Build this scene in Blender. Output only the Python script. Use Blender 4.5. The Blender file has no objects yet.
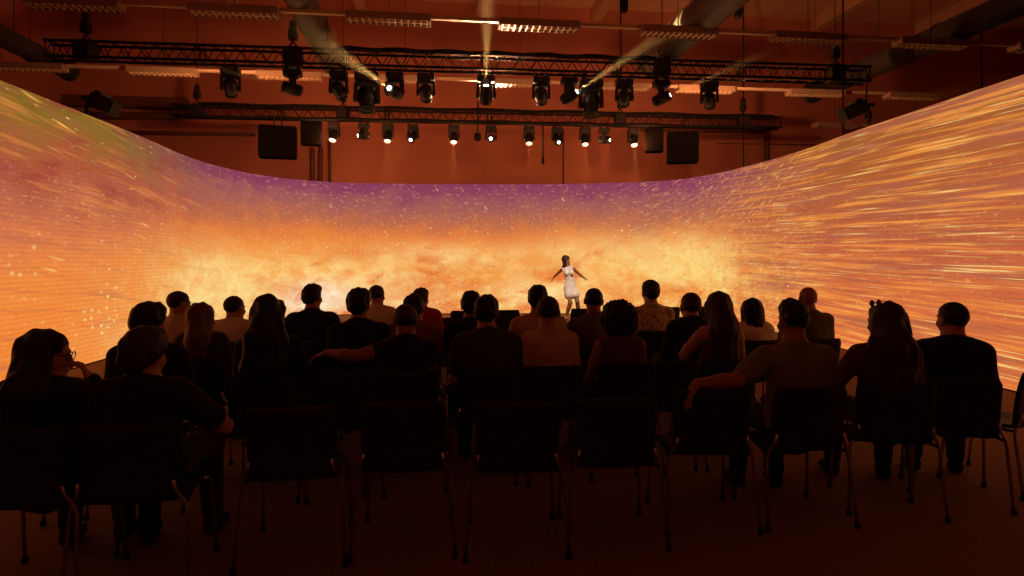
import bpy, bmesh, math, random
import numpy as np
from mathutils import Vector, Matrix, Euler

random.seed(7)
C = bpy.context.scene.collection
PI = math.pi
R = math.radians

# ------------------------------------------------------------------ camera
CAM_H, FPX, HOR = 1.55, 640.0, 259.0
cam_d = bpy.data.cameras.new('camera')
cam = bpy.data.objects.new('camera', cam_d)
C.objects.link(cam)
cam.location = (0, 0, CAM_H)
cam.rotation_euler = (PI / 2, 0, 0)
cam_d.sensor_width = 36.0
cam_d.lens = 36.0 * FPX / 1024.0
cam_d.shift_y = -(288 - HOR) / 1024.0
cam_d.clip_end = 200
bpy.context.scene.camera = cam
sc = bpy.context.scene
sc.view_settings.view_transform = 'Standard'
sc.view_settings.look = 'None'
sc.view_settings.gamma = 1
sc.view_settings.exposure = 0
sc.view_settings.use_curve_mapping = False
w = bpy.data.worlds.new('world')
sc.world = w
w.use_nodes = True
w.node_tree.nodes['Background'].inputs[0].default_value = (0.02, 0.006, 0.003, 1)
w.node_tree.nodes['Background'].inputs[1].default_value = 0.02
sc.cycles.volume_bounces = 0
sc.cycles.max_bounces = 6
sc.cycles.diffuse_bounces = 4
sc.cycles.glossy_bounces = 3
sc.cycles.sample_clamp_indirect = 4.0


def at(px, py, Y):
    "point of the room seen at a picture position, at depth Y"
    return Vector(((px - 512) * Y / FPX, Y, CAM_H - (py - HOR) * Y / FPX))


# ------------------------------------------------------------------ materials
def lin(c):
    return tuple(((v / 255) / 12.92 if v <= 10 else (((v / 255) + 0.055) / 1.055) ** 2.4) for v in c)


def mat(name, col, rough=0.8, metal=0.0, var=0.25, scale=14.0, bump=0.0, bscale=60.0, spec=0.3, stretch=None, sheen=0.0):
    m = bpy.data.materials.new(name)
    m.use_nodes = True
    n, l = m.node_tree.nodes, m.node_tree.links
    b = n['Principled BSDF']
    b.inputs['Roughness'].default_value = rough
    b.inputs['Metallic'].default_value = metal
    b.inputs['Specular IOR Level'].default_value = spec
    if sheen:
        b.inputs['Sheen Weight'].default_value = sheen
    tc = n.new('ShaderNodeTexCoord')
    src = tc.outputs['Object']
    if stretch:
        mp = n.new('ShaderNodeMapping')
        mp.inputs['Scale'].default_value = stretch
        l.new(src, mp.inputs['Vector'])
        src = mp.outputs['Vector']
    no = n.new('ShaderNodeTexNoise')
    no.inputs['Scale'].default_value = scale
    no.inputs['Detail'].default_value = 5
    l.new(src, no.inputs['Vector'])
    rp = n.new('ShaderNodeValToRGB')
    rp.color_ramp.elements[0].position = 0.3
    rp.color_ramp.elements[1].position = 0.7
    rp.color_ramp.elements[0].color = (*[v * (1 - var) for v in col], 1)
    rp.color_ramp.elements[1].color = (*[min(1, v * (1 + var)) for v in col], 1)
    l.new(no.outputs['Fac'], rp.inputs['Fac'])
    l.new(rp.outputs['Color'], b.inputs['Base Color'])
    if bump:
        n2 = n.new('ShaderNodeTexNoise')
        n2.inputs['Scale'].default_value = bscale
        n2.inputs['Detail'].default_value = 3
        l.new(src, n2.inputs['Vector'])
        bp = n.new('ShaderNodeBump')
        bp.inputs['Strength'].default_value = bump
        bp.inputs['Distance'].default_value = 0.01
        l.new(n2.outputs['Fac'], bp.inputs['Height'])
        l.new(bp.outputs['Normal'], b.inputs['Normal'])
    return m


def emit(name, col, strength):
    m = bpy.data.materials.new(name)
    m.use_nodes = True
    n, l = m.node_tree.nodes, m.node_tree.links
    b = n['Principled BSDF']
    b.inputs['Base Color'].default_value = (0.05, 0.05, 0.05, 1)
    b.inputs['Emission Color'].default_value = (*col, 1)
    b.inputs['Emission Strength'].default_value = strength
    return m


M = {
    'wall': mat('painted_brick_red_wall', (0.54, 0.185, 0.12), 0.9, var=0.10, scale=0.7, bump=0.15, bscale=9),
    'ceiling': mat('pale_ceiling_board', (0.78, 0.46, 0.28), 0.9, var=0.12, scale=1.3),
    'beam': mat('ceiling_beam_concrete', (0.66, 0.38, 0.23), 0.9, var=0.1, scale=2),
    'carpet': mat('dark_brown_carpet', (0.25, 0.145, 0.11), 0.95, var=0.2, scale=55, bump=0.5, bscale=300, spec=0.1),
    'black': mat('black_powder_coat', (0.012, 0.010, 0.010), 0.6, var=0.3),
    'truss': mat('black_painted_truss', (0.02, 0.014, 0.012), 0.55, var=0.3),
    'plastic': mat('black_fixture_plastic', (0.016, 0.013, 0.012), 0.45, var=0.3, spec=0.5),
    'cabinet': mat('black_speaker_paint', (0.010, 0.007, 0.006), 0.85, var=0.2, bump=0.2, bscale=120, spec=0.08),
    'grille': mat('dark_speaker_grille', (0.009, 0.006, 0.005), 0.9, var=0.4, scale=120, spec=0.05),
    'duct': mat('galvanised_duct', (0.17, 0.15, 0.12), 0.5, metal=0.5, var=0.25, scale=3),
    'duct_black': mat('dark_duct', (0.05, 0.04, 0.035), 0.6, metal=0.2, var=0.25, scale=3),
    'rail': mat('pale_lacquered_rail', (0.68, 0.46, 0.31), 0.45, var=0.08),
    'louvre': mat('bright_louvre', (0.85, 0.75, 0.6), 0.16, metal=1.0, var=0.04),
    'chrome': mat('chromed_tube', (0.55, 0.5, 0.47), 0.25, metal=1.0, var=0.08),
    'seat': mat('black_chair_shell', (0.02, 0.016, 0.015), 0.6, var=0.25, scale=40, bump=0.15, bscale=200),
    'rubber': mat('black_rubber', (0.01, 0.01, 0.01), 0.8),
    'housing': mat('lacquered_lamp_housing', (0.40, 0.25, 0.165), 0.5, var=0.08),
    'slat': mat('pale_louvre_slats', (0.85, 0.62, 0.42), 0.35, metal=0.35, var=0.05, spec=0.6),
    'pipe': mat('dark_pipe_paint', (0.16, 0.06, 0.04), 0.7, var=0.15),
    'cable': mat('black_cable', (0.012, 0.01, 0.01), 0.7),
    'lens_off': mat('unlit_lens_glass', (0.012, 0.010, 0.009), 0.5, var=0.1, spec=0.25),
    'lens_on': emit('lit_white_lens', (1.0, 0.9, 0.72), 12.0),
    'lens_warm': emit('lit_warm_lens', (1.0, 0.72, 0.45), 2.6),
    'lens_red': emit('lit_red_lens', (1.0, 0.38, 0.22), 2.6),
}


# ------------------------------------------------------------------ mesh helpers
class MB:
    def __init__(self):
        self.bm = bmesh.new()

    def box(self, c, size, rot=None, bevel=0.0):
        bm = bmesh.new()
        bmesh.ops.create_cube(bm, size=1.0)
        bmesh.ops.scale(bm, vec=size, verts=bm.verts)
        if bevel:
            bmesh.ops.bevel(bm, geom=list(bm.edges), offset=bevel, segments=2, affect='EDGES', profile=0.6)
        mtx = Matrix.Translation(Vector(c)) @ (rot.to_4x4() if rot is not None else Matrix())
        bm.transform(mtx)
        self.merge(bm)
        return self

    def merge(self, bm):
        me = bpy.data.meshes.new('tmp')
        bm.to_mesh(me)
        bm.free()
        self.bm.from_mesh(me)
        bpy.data.meshes.remove(me)

    def tube(self, pts, r, seg=8, cap=True):
        pts = [Vector(p) for p in pts]
        n = len(pts)
        rs = r if isinstance(r, (list, tuple)) else [r] * n
        rings = []
        ref = None
        for i, p in enumerate(pts):
            t = (pts[min(i + 1, n - 1)] - pts[max(i - 1, 0)]).normalized()
            if ref is None:
                ref = t.orthogonal().normalized()
            ref = (ref - t * ref.dot(t))
            ref = ref.normalized() if ref.length > 1e-6 else t.orthogonal().normalized()
            b = t.cross(ref)
            rings.append([self.bm.verts.new(p + (ref * math.cos(a) + b * math.sin(a)) * rs[i])
                          for a in [2 * PI * k / seg for k in range(seg)]])
        for i in range(n - 1):
            for k in range(seg):
                f = self.bm.faces.new((rings[i][k], rings[i][(k + 1) % seg], rings[i + 1][(k + 1) % seg], rings[i + 1][k]))
                f.smooth = True
        if cap:
            self.bm.faces.new(list(reversed(rings[0])))
            self.bm.faces.new(rings[-1])
        return self

    def lathe(self, prof, origin, axis, seg=20):
        "profile of (radius, distance along axis)"
        o = Vector(origin)
        t = Vector(axis).normalized()
        u = t.orthogonal().normalized()
        v = t.cross(u)
        rings = []
        for (r, h) in prof:
            rings.append([self.bm.verts.new(o + t * h + (u * math.cos(a) + v * math.sin(a)) * max(r, 1e-4))
                          for a in [2 * PI * k / seg for k in range(seg)]])
        for i in range(len(rings) - 1):
            for k in range(seg):
                f = self.bm.faces.new((rings[i][k], rings[i][(k + 1) % seg], rings[i + 1][(k + 1) % seg], rings[i + 1][k]))
                f.smooth = True
        self.bm.faces.new(list(reversed(rings[0])))
        self.bm.faces.new(rings[-1])
        return self

    def prism(self, outline, axis_len, mtx):
        "outline in the x-z plane extruded along y"
        a = [self.bm.verts.new(mtx @ Vector((x, -axis_len / 2, z))) for x, z in outline]
        b = [self.bm.verts.new(mtx @ Vector((x, axis_len / 2, z))) for x, z in outline]
        n = len(a)
        for k in range(n):
            self.bm.faces.new((a[k], a[(k + 1) % n], b[(k + 1) % n], b[k]))
        self.bm.faces.new(list(reversed(a)))
        self.bm.faces.new(b)
        return self

    def build(self, name, m, parent=None):
        bmesh.ops.recalc_face_normals(self.bm, faces=self.bm.faces)
        me = bpy.data.meshes.new(name)
        self.bm.to_mesh(me)
        self.bm.free()
        me.materials.append(m)
        o = bpy.data.objects.new(name, me)
        C.objects.link(o)
        if parent:
            o.parent = parent
        return o


def tag(o, label=None, cat=None, group=None, kind=None):
    if label: o['label'] = label
    if cat: o['category'] = cat
    if group: o['group'] = group
    if kind: o['kind'] = kind
    return o


def thing(name, label, cat, loc=(0, 0, 0), rz=0.0, group=None):
    o = bpy.data.objects.new(name, None)
    o.empty_display_size = 0.1
    C.objects.link(o)
    o.location = loc
    o.rotation_euler = (0, 0, rz)
    return tag(o, label, cat, group)


def copy_tree(o, parent=None):
    c = o.copy()
    C.objects.link(c)
    if parent is not None:
        c.parent = parent
    for ch in list(o.children):
        copy_tree(ch, c)
    return c


# ------------------------------------------------------------------ the hall
HY = R(6.9)                                      # the hall is turned a little against the view
U = Vector((math.cos(HY), math.sin(HY), 0))
V = Vector((-math.sin(HY), math.cos(HY), 0))


def hall(u, v, z):
    return U * u + V * v + Vector((0, 0, z))


HR = Matrix.Rotation(HY, 3, 'Z')
WALL_V, CEIL_Z = 21.5, 10.15

tag(MB().box(hall(5, 8.5, -0.05), (34.6, 26.6, 0.1), HR).build('floor', M['carpet']), kind='structure')
tag(MB().box(hall(5, WALL_V + 0.15, CEIL_Z / 2), (34, 0.3, CEIL_Z), HR).build('wall_back', M['wall']), kind='structure')
tag(MB().box(hall(5, -4.65, CEIL_Z / 2), (34, 0.3, CEIL_Z), HR).build('wall_front', M['wall']), kind='structure')
tag(MB().box(hall(22.15, 8.5, CEIL_Z / 2), (0.3, 26, CEIL_Z), HR).build('wall_right', M['wall']), kind='structure')
tag(MB().box(hall(-11.55, 8.5, CEIL_Z / 2), (0.3, 26, CEIL_Z), HR).build('wall_left', M['wall']), kind='structure')
tag(MB().box(hall(5, 8.5, CEIL_Z + 0.1), (34.6, 26.6, 0.2), HR).build('ceiling', M['ceiling']), kind='structure')
for i, u in enumerate((-9.0, -5.0, -1.05, 2.9, 6.85, 11.0, 15.0)):
    tag(MB().box(hall(u + 2.6, 8.5, CEIL_Z - 0.22), (0.34, 26.0, 0.44), HR, 0.02).build('trim_%d' % (i + 1), M['beam']), kind='structure')


def wall_pt(px, py):
    "where the picture position meets the back wall"
    d = Vector(((px - 512) / FPX, 1, -(py - HOR) / FPX))
    t = (WALL_V - 0.0) / d.dot(V)
    return Vector((0, 0, CAM_H)) + d * t


def wall_tube(name, label, pts, r, cat='pipe', m='pipe'):
    P = [wall_pt(*p) - V * (r + 0.02) for p in pts]
    return tag(MB().tube(P, r, 10).build(name, M[m]), label, cat)


wall_tube('wall_pipe', 'thick dark horizontal pipe on the hall wall behind the upper end of the curved screen', [(76, 116.5), (182, 117.5)], 0.12)
wall_tube('wall_pipe', 'thin horizontal pipe on the hall wall below the rear truss end, beside the speakers', [(120, 133), (256, 135)], 0.07)
wall_tube('wall_pipe', 'first of three upright pipes on the wall under the pair of speakers', [(313, 148), (313, 196)], 0.075)
wall_tube('wall_pipe', 'second of three upright pipes on the wall under the pair of speakers', [(321, 148), (321, 196)], 0.075)
wall_tube('wall_pipe', 'slim upright pipe on the wall beside the first lit downlight of the rear truss', [(330, 128), (330, 196)], 0.05)
wall_tube('wall_conduit', 'thin horizontal conduit line on the wall right of the rear truss end', [(715, 143.5), (838, 145.5)], 0.025, 'conduit')
p0, p1 = wall_pt(722, 131), wall_pt(768, 132)
fr = MB()
for a, b, r in ((wall_pt(640, 129.5), wall_pt(768, 132), 0.07), (wall_pt(766, 132), wall_pt(766, 205), 0.09)):
    fr.tube([a - V * 0.05, b - V * 0.05], r, 6)
tag(fr.build('trim_8', M['pipe']), kind='structure')
# projecting ledge at the back left
a, b = wall_pt(66, 103), wall_pt(190, 104)
tag(MB().box((a + b) / 2 - V * 0.15, ((b - a).length, 0.3, 0.34), HR, 0.02).build('trim_9', M['pipe']), kind='structure')


# ------------------------------------------------------------------ ducts
def duct(label, p, q, d, m):
    p, q = Vector(p), Vector(q)
    t = thing('air_duct', label, 'duct', p)
    ax = q - p
    L = ax.length
    prof = [(d / 2, 0)]
    mb = MB()
    mb.lathe([(d / 2, 0), (d / 2, L)], (0, 0, 0), ax, 28)
    mb.build('duct_tube', M[m], t)
    k = 0
    s = 1.4
    while s < L - 0.3:
        MB().lathe([(d / 2 - 0.02, s - 0.03), (d / 2 + 0.018, s - 0.02), (d / 2 + 0.018, s + 0.02), (d / 2 - 0.02, s + 0.03)], (0, 0, 0), ax, 28).build('flange', M[m], t)
        s += 2.4
    MB().lathe([(d / 2 + 0.03, L - 0.05), (d / 2 + 0.03, L + 0.03), (d / 2 - 0.05, L + 0.03)], (0, 0, 0), ax, 28).build('end_collar', M[m], t)
    for s in (L * 0.35, L * 0.8):
        c = ax.normalized() * s
        MB().tube([c + Vector((0, 0, d / 2)), c + Vector((0, 0, CEIL_Z - p.z))], 0.008, 6).build('hanger_rod', M['black'], t)
    return t


def along(p, dist):
    return Vector(p) + V * dist


DZ = 6.0
def at_z(px, py, z):
    Y = (z - CAM_H) * FPX / (HOR - py)
    return at(px, py, Y)


e = at_z(333, 62, DZ); duct('round grey metal air duct above the front truss beside its second hoist', e - V * 11, e, 0.52, 'duct')
e = at_z(652, 62, DZ); duct('wide grey metal air duct over the crowd, crossed by a light beam', e - V * 11, e, 0.66, 'duct')
e = at_z(812, 93, DZ); duct('long dark air duct along the ceiling beyond the right end of the front truss', e - V * 13, e, 0.5, 'duct_black')
e = at_z(69, 71, DZ); duct('dark air duct at the far left ending beside the front truss tip', e - V * 10, e, 0.42, 'duct_black')
e = at_z(330, 37, DZ - 0.1)
tag(MB().box(e + Vector((0.05, 0, 0)), (0.1, 0.42, 0.26), HR, 0.01).build('duct_damper_box', M['rail']), 'small pale box fixed to the side of the grey air duct', 'box')

# ------------------------------------------------------------------ luminaires and their rails
RAIL_Z = 5.63
LW = 1.42


def build_luminaire():
    t = thing('ceiling_light', 'x', 'light')
    h = MB()
    h.box((0, 0, 0.085), (LW, 0.30, 0.05), None, 0.008)
    for s in (-1, 1):
        h.box((0, s * 0.145, 0.03), (LW, 0.012, 0.10))
        h.box((s * (LW / 2 - 0.006), 0, 0.03), (0.012, 0.30, 0.10))
    h.build('housing', M['housing'], t)
    g = MB()
    g.box((0, 0, 0.0), (LW - 0.03, 0.022, 0.045))
    for k in range(13):
        x = -LW / 2 + 0.06 + k * (LW - 0.12) / 12
        g.box((x, 0, 0.0), (0.016, 0.28, 0.045), Matrix.Rotation(R(10), 3, 'Y'))
    g.build('louvre_grid', M['slat'], t)
    rf = MB()
    rf.box((0, 0, 0.052), (LW - 0.03, 0.275, 0.006))
    rf.build('reflector', M['louvre'], t)
    for s in (-1, 1):
        MB().tube([(-LW / 2 + 0.04, s * 0.07, 0.032), (LW / 2 - 0.04, s * 0.07, 0.032)], 0.012, 8).build('tube', M['rail'], t)
    return t


lum0 = build_luminaire()
lum_used = [False]
ORD = ['first', 'second', 'third', 'fourth', 'fifth', 'sixth', 'seventh', 'eighth', 'ninth', 'tenth', 'eleventh', 'twelfth', 'thirteenth', 'fourteenth']


def luminaire_row(pxs, p_a, p_b, rowname, extra=None):
    "luminaires centred at picture columns on the line through two seen points"
    A, B = at_z(*p_a, RAIL_Z), at_z(*p_b, RAIL_Z)
    d = (B - A); d.z = 0; d.normalize()
    rz = math.atan2(d.y, d.x)
    cs = []
    for i, px in enumerate(pxs):
        # intersect the viewing plane x = k*Y with the line
        k = (px - 512) / FPX
        s = (k * A.y - A.x) / (d.x - k * d.y)
        cs.append((A + d * s, px))
    for i, (p, px) in enumerate(cs):
        o = lum0 if not lum_used[0] else copy_tree(lum0)
        lum_used[0] = True
        o.location = p
        o.rotation_euler = (0, 0, rz)
        tag(o, '%s louvred strip light from the left %s' % (ORD[i], rowname), 'light', 'louvred strip lights ' + rowname)
    for i in range(len(cs) - 1):
        a = cs[i][0] + d * (LW / 2); b = cs[i + 1][0] - d * (LW / 2)
        if (b - a).length > 0.15:
            tag(MB().box((a + b) / 2 + Vector((0, 0, 0.09)), ((b - a).length, 0.09, 0.06), Matrix.Rotation(rz, 3, 'Z'), 0.006).build('light_rail', M['rail']),
                'pale rail after the %s strip light %s' % (ORD[i], rowname), 'rail', 'rails ' + rowname)
    for i in range(len(cs)):
        c = cs[i][0]
        tag(MB().tube([c + Vector((0, 0, 0.10)), Vector((c.x, c.y, CEIL_Z))], 0.006, 6).build('suspension_wire', M['black']),
            'thin wire above the %s strip light %s' % (ORD[i], rowname), 'wire', 'wires ' + rowname)


luminaire_row([75, 235, 389, 539, 678, 808, 931, 1046], (235, 14), (931, 46), 'in the row above the front truss')
luminaire_row([30, 163, 290, 405, 520, 620, 705, 815, 912], (163, 73.5), (910, 98), 'in the row between the two trusses')
luminaire_row([835, 915], (832, 127), (915, 131), 'in the far row near the back wall')


# ------------------------------------------------------------------ trusses
def truss(label, A, B, cable=None):
    "A, B: centre points of the truss ends"
    d = B - A
    L = d.length
    rz = math.atan2(d.y, d.x)
    t = thing('lighting_truss', label, 'truss', A, rz)
    h = 0.145
    for sy in (-1, 1):
        for sz in (-1, 1):
            MB().tube([(0, sy * h, sz * h), (L, sy * h, sz * h)], 0.028, 8).build('main_chord', M['truss'], t)
    lat = MB()
    n = int(L / 0.36)
    st = L / n
    for i in range(n):
        x0, x1, xm = i * st, (i + 1) * st, (i + 0.5) * st
        for sy in (-1, 1):
            lat.tube([(x0, sy * h, -h), (xm, sy * h, h)], 0.010, 5, False)
            lat.tube([(xm, sy * h, h), (x1, sy * h, -h)], 0.010, 5, False)
        for sz in (-1, 1):
            lat.tube([(x0, -h, sz * h), (xm, h, sz * h)], 0.009, 5, False)
            lat.tube([(xm, h, sz * h), (x1, -h, sz * h)], 0.009, 5, False)
    lat.build('lattice', M['truss'], t)
    for k in range(0, 7):
        x = L * k / 6
        for dx in ((0.03, -0.03) if 0 < k < 6 else ((0.02,) if k == 0 else (-0.02,))):
            p = MB()
            hh = h
            x_ = x + dx * 1.6
            p.tube([(x_, -hh, -hh), (x_, -hh, hh), (x_, hh, hh), (x_, hh, -hh), (x_, -hh, -hh)], 0.013, 5, False)
            p.build('end_frame', M['truss'], t)
    return t, L, rz


T1A, T1B = at_z(48, 50, 5.47), at_z(867, 75.5, 5.47)
T2A, T2B = at_z(173, 111, 5.47), at_z(779, 123.5, 5.47)
front_truss, L1, rz1 = truss('long black box truss nearer to the crowd carrying thirteen moving heads', T1A, T1B)
rear_truss, L2, rz2 = truss('black box truss behind, above the screen back, carrying lamps and speakers', T2A, T2B)


def on_truss(which, px):
    A, B = (T1A, T1B) if which == 1 else (T2A, T2B)
    k = (px - 512) / FPX
    d = B - A
    s = (k * A.y - A.x) / (d.x - k * d.y)
    return A + d * s


# cable bundles lying on top of the trusses
for which, a_, b_, lab in ((1, 338, 655, 'thick black cable bundle lying along the top of the front truss'),
                           (2, 200, 772, 'thick black cable bundle lying along the top of the rear truss')):
    pts = []
    for i in range(25):
        p = on_truss(which, a_ + (b_ - a_) * i / 24)
        pts.append(p + Vector((0, -0.03, 0.205 + 0.018 * math.sin(i * 1.7))))
    mb = MB()
    for dy, dz in ((0, 0), (-0.06, -0.01), (0.06, -0.01)):
        mb.tube([p + Vector((0, dy, dz)) for p in pts], 0.032, 8)
    tag(mb.build('cable_bundle', M['cable']), lab, 'cable')
# bottom cable swag of the rear truss
pts = [on_truss(2, 180 + (775 - 180) * i / 24) + Vector((0, -0.19, -0.17 + 0.02 * math.sin(i * 2.1))) for i in range(25)]
tag(MB().tube(pts, 0.05, 8).build('cable_bundle', M['cable']), 'black cables tied along the underside of the rear truss', 'cable')


def hoist(label, p):
    t = thing('chain_hoist', label, 'hoist', p)
    s = MB()
    s.tube([(0, 0, 0.17), (-0.13, 0, -0.17)], 0.02, 6)
    s.tube([(0, 0, 0.30), (-0.16, 0, 0.14)], 0.016, 6)
    s.tube([(0, 0, 0.30), (0.16, 0, 0.14)], 0.016, 6)
    s.box((0, 0, 0.0), (0.30, 0.36, 0.36), None, 0.03)
    s.build('sling', M['truss'], t)
    h = MB()
    h.box((0, 0, 0.44), (0.16, 0.16, 0.2), None, 0.03)
    h.lathe([(0.03, 0.52), (0.07, 0.56), (0.075, 0.68), (0.04, 0.72)], (0, 0, 0), (0, 0, 1), 12)
    h.build('motor', M['truss'], t)
    MB().tube([(0, 0, 0.3), (0, 0, 0.36)], 0.03, 8).build('hook', M['truss'], t)
    MB().tube([(0, 0, 0.72), (0, 0, CEIL_Z - p.z)], 0.010, 6).build('chain', M['black'], t)


for i, px in enumerate((86, 293, 662, 835)):
    hoist('%s chain hoist from the left holding up the front truss' % ORD[i], on_truss(1, px))
for i, px in enumerate((197, 343, 620, 743)):
    hoist('%s chain hoist from the left holding up the rear truss' % ORD[i], on_truss(2, px))


# ------------------------------------------------------------------ moving heads
def make_moving_head():
    t = thing('moving_head_light', 'x', 'stage light')
    b = MB()
    b.box((0, 0, -0.115), (0.34, 0.22, 0.13), None, 0.025)
    b.box((0, 0, -0.19), (0.2, 0.18, 0.04), None, 0.01)
    b.build('base', M['plastic'], t)
    for s in (-1, 1):
        c = MB()
        c.lathe([(0.045, -0.025), (0.045, 0.025)], (s * 0.11, 0, 0.0), (1, 0, 0), 14)
        c.box((s * 0.11, 0, -0.045), (0.05, 0.05, 0.03))
        c.build('clamp', M['plastic'], t)
    y = MB()
    y.box((0, 0, -0.225), (0.36, 0.14, 0.05), None, 0.015)
    for s in (-1, 1):
        y.box((s * 0.158, 0, -0.335), (0.05, 0.13, 0.25), None, 0.02)
        y.lathe([(0.065, -0.03), (0.065, 0.03)], (s * 0.158, 0, -0.42), (1, 0, 0), 16)
    yoke = y.build('yoke', M['plastic'], t)
    h = MB()
    h.lathe([(0.02, -0.19), (0.085, -0.18), (0.115, -0.13), (0.122, -0.02), (0.122, 0.06), (0.108, 0.09), (0.108, 0.15), (0.118, 0.16), (0.118, 0.19), (0.1, 0.19), (0.098, 0.165)],
            (0, 0, 0), (0, 0, 1), 22)
    for k in range(5):
        h.box((0, 0, -0.12 + k * 0.018), (0.236, 0.10, 0.007))
    head = h.build('head', M['plastic'], t)
    head.location = (0, 0, -0.42)
    ln = MB().lathe([(0.097, 0.166), (0.085, 0.180), (0.05, 0.188), (0.0, 0.19)], (0, 0, 0), (0, 0, 1), 22).build('lens', M['lens_off'], head)
    return t


mh0 = make_moving_head()
LENS = {k: None for k in ('lens_off', 'lens_on', 'lens_warm', 'lens_red')}
_lm = [c for c in mh0.children if c.name.startswith('head')][0].children[0].data
for k in LENS:
    LENS[k] = _lm.copy()
    LENS[k].materials.clear()
    LENS[k].materials.append(M[k])
    if k == 'lens_on':                            # a narrow bright exit
        for v_ in LENS[k].vertices:
            v_.co.x *= 0.5; v_.co.y *= 0.5; v_.co.z += 0.012
mh_used = [False]


def moving_head(which, px, aim, lens, label, scale=1.0, drop=0.0):
    p = on_truss(which, px) + Vector((0, -0.02, -0.20))
    o = mh0 if not mh_used[0] else copy_tree(mh0)
    mh_used[0] = True
    a = Vector(aim).normalized()
    pan = math.atan2(a.y, a.x) + PI / 2           # yoke plane turned across the aim
    o.location = p
    o.rotation_euler = (0, 0, rz1)
    o.scale = (scale,) * 3
    for ch in o.children:
        if ch.name.startswith('yoke'):
            ch.rotation_euler = (0, 0, pan)
        if ch.name.startswith('head'):
            q = a.to_track_quat('Z', 'Y')
            ch.rotation_mode = 'QUATERNION'
            ch.rotation_quaternion = Matrix.Rotation(-rz1, 3, 'Z').to_quaternion() @ q
            ch.children[0].data = LENS[lens]
    tag(o, label, 'stage light', 'moving heads on the front truss' if which == 1 else 'lamps on the rear truss')
    head_c = p + Vector((0, 0, -0.42 * scale))
    return head_c + a * 0.245 * scale, a


def haze_mat(density, length, r0, tn):
    """theatre haze around a lamp: thickest at the lamp, thinning outwards and along the beam"""
    m = bpy.data.materials.new('thin_theatre_haze')
    m.use_nodes = True
    n, l = m.node_tree.nodes, m.node_tree.links
    n.remove(n['Principled BSDF'])
    s = n.new('ShaderNodeVolumeScatter')
    s.inputs['Color'].default_value = (1, 0.85, 0.6, 1)
    s.inputs['Anisotropy'].default_value = 0.0
    tc = n.new('ShaderNodeTexCoord')
    sp = n.new('ShaderNodeSeparateXYZ'); l.new(tc.outputs['Object'], sp.inputs[0])

    def mth(op, a, b=0.0, clamp=False):
        q = n.new('ShaderNodeMath'); q.operation = op; q.use_clamp = clamp
        for x, k in ((a, q.inputs[0]), (b, q.inputs[1])):
            if isinstance(x, (int, float)): k.default_value = x
            else: l.new(x, k)
        return q.outputs[0]
    z = sp.outputs[2]
    al = mth('SUBTRACT', 1.0, mth('DIVIDE', z, length), True)
    rr = mth('ADD', mth('MULTIPLY', sp.outputs[0], sp.outputs[0]), mth('MULTIPLY', sp.outputs[1], sp.outputs[1]))
    rad = mth('ADD', r0, mth('MULTIPLY', z, tn))
    ra = mth('SUBTRACT', 1.0, mth('DIVIDE', rr, mth('MULTIPLY', rad, rad)), True)
    l.new(mth('MULTIPLY', mth('MULTIPLY', al, ra), density), s.inputs['Density'])
    l.new(s.outputs[0], n['Material Output'].inputs['Volume'])
    return m


def beam(origin, a, length, half_deg, power, col, label, density=0.09):
    tn = math.tan(R(half_deg)) * 1.25
    ob = MB().lathe([(0.04, 0.0), (0.04 + tn * length, length)], (0, 0, 0), (0, 0, 1), 24).build('light_beam_haze', haze_mat(density, length, 0.04, tn))
    ob.location = origin
    ob.rotation_mode = 'QUATERNION'
    ob.rotation_quaternion = Vector(a).to_track_quat('Z', 'Y')
    tag(ob, label, 'haze', kind='stuff')
    d = bpy.data.lights.new('stage_lamp', 'SPOT')
    d.energy = power
    d.color = col
    d.spot_size = R(half_deg * 2)
    d.spot_blend = 0.85
    d.shadow_soft_size = 0.03
    o = bpy.data.objects.new('stage_lamp', d)
    C.objects.link(o)
    o.location = Vector(origin) + Vector(a) * 0.0
    o.rotation_mode = 'QUATERNION'
    o.rotation_quaternion = Vector(a).to_track_quat('-Z', 'Y')
    return o


WARM = (1.0, 0.62, 0.25)
BEAM_P = 4200.0
WALL_FILL = 330.0
WALL_FILL_REAR = 80.0
front = [
    (231, (-0.25, 0.8, -0.5), 'lens_warm', 'first along, turned away towards the hall wall', 1.0),
    (293, (-0.95, -0.25, 0.22), 'lens_on', 'aimed sideways with a thin ray', 1.0),
    (339, (0.1, 0.9, -0.45), 'lens_warm', 'turned away beside the grey duct', 1.0),
    (367, (0.1, -0.3, -1), 'lens_off', 'with a longer barrel hanging lower', 1.35),
    (395, (-0.65, -1.25, 0.28), 'lens_on', 'throwing a beam up towards the duct', 1.0),
    (426, (-0.05, 0.9, -0.45), 'lens_warm', 'turned away, next to the slanting beam', 1.0),
    (486, (0.03, -0.45, 0.9), 'lens_on', 'throwing the widest beam straight up', 1.05),
    (541, (0.1, 0.9, -0.45), 'lens_warm', 'turned away, next after the one beaming straight up', 1.0),
    (569, (0.80, -0.35, 0.46), 'lens_on', 'throwing the longest slanting beam', 1.0),
    (591, (-0.1, -0.3, -1), 'lens_off', 'with a long barrel beside the longest slanting beam', 1.35),
    (624, (0.1, 0.9, -0.45), 'lens_warm', 'turned away, crossed by the beam', 1.0),
    (661, (0.90, -0.30, 0.35), 'lens_on', 'with a short ray under the third hoist', 1.0),
    (709, (0.35, 0.85, -0.45), 'lens_warm', 'nearest the right end of the truss, turned outward', 1.0),
]
bsp = {}
for i, (px, aim, lens, txt, s) in enumerate(front):
    bsp[px] = moving_head(1, px, aim, lens, '%s moving head on the front truss, %s' % (ORD[i], txt), s)
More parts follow.
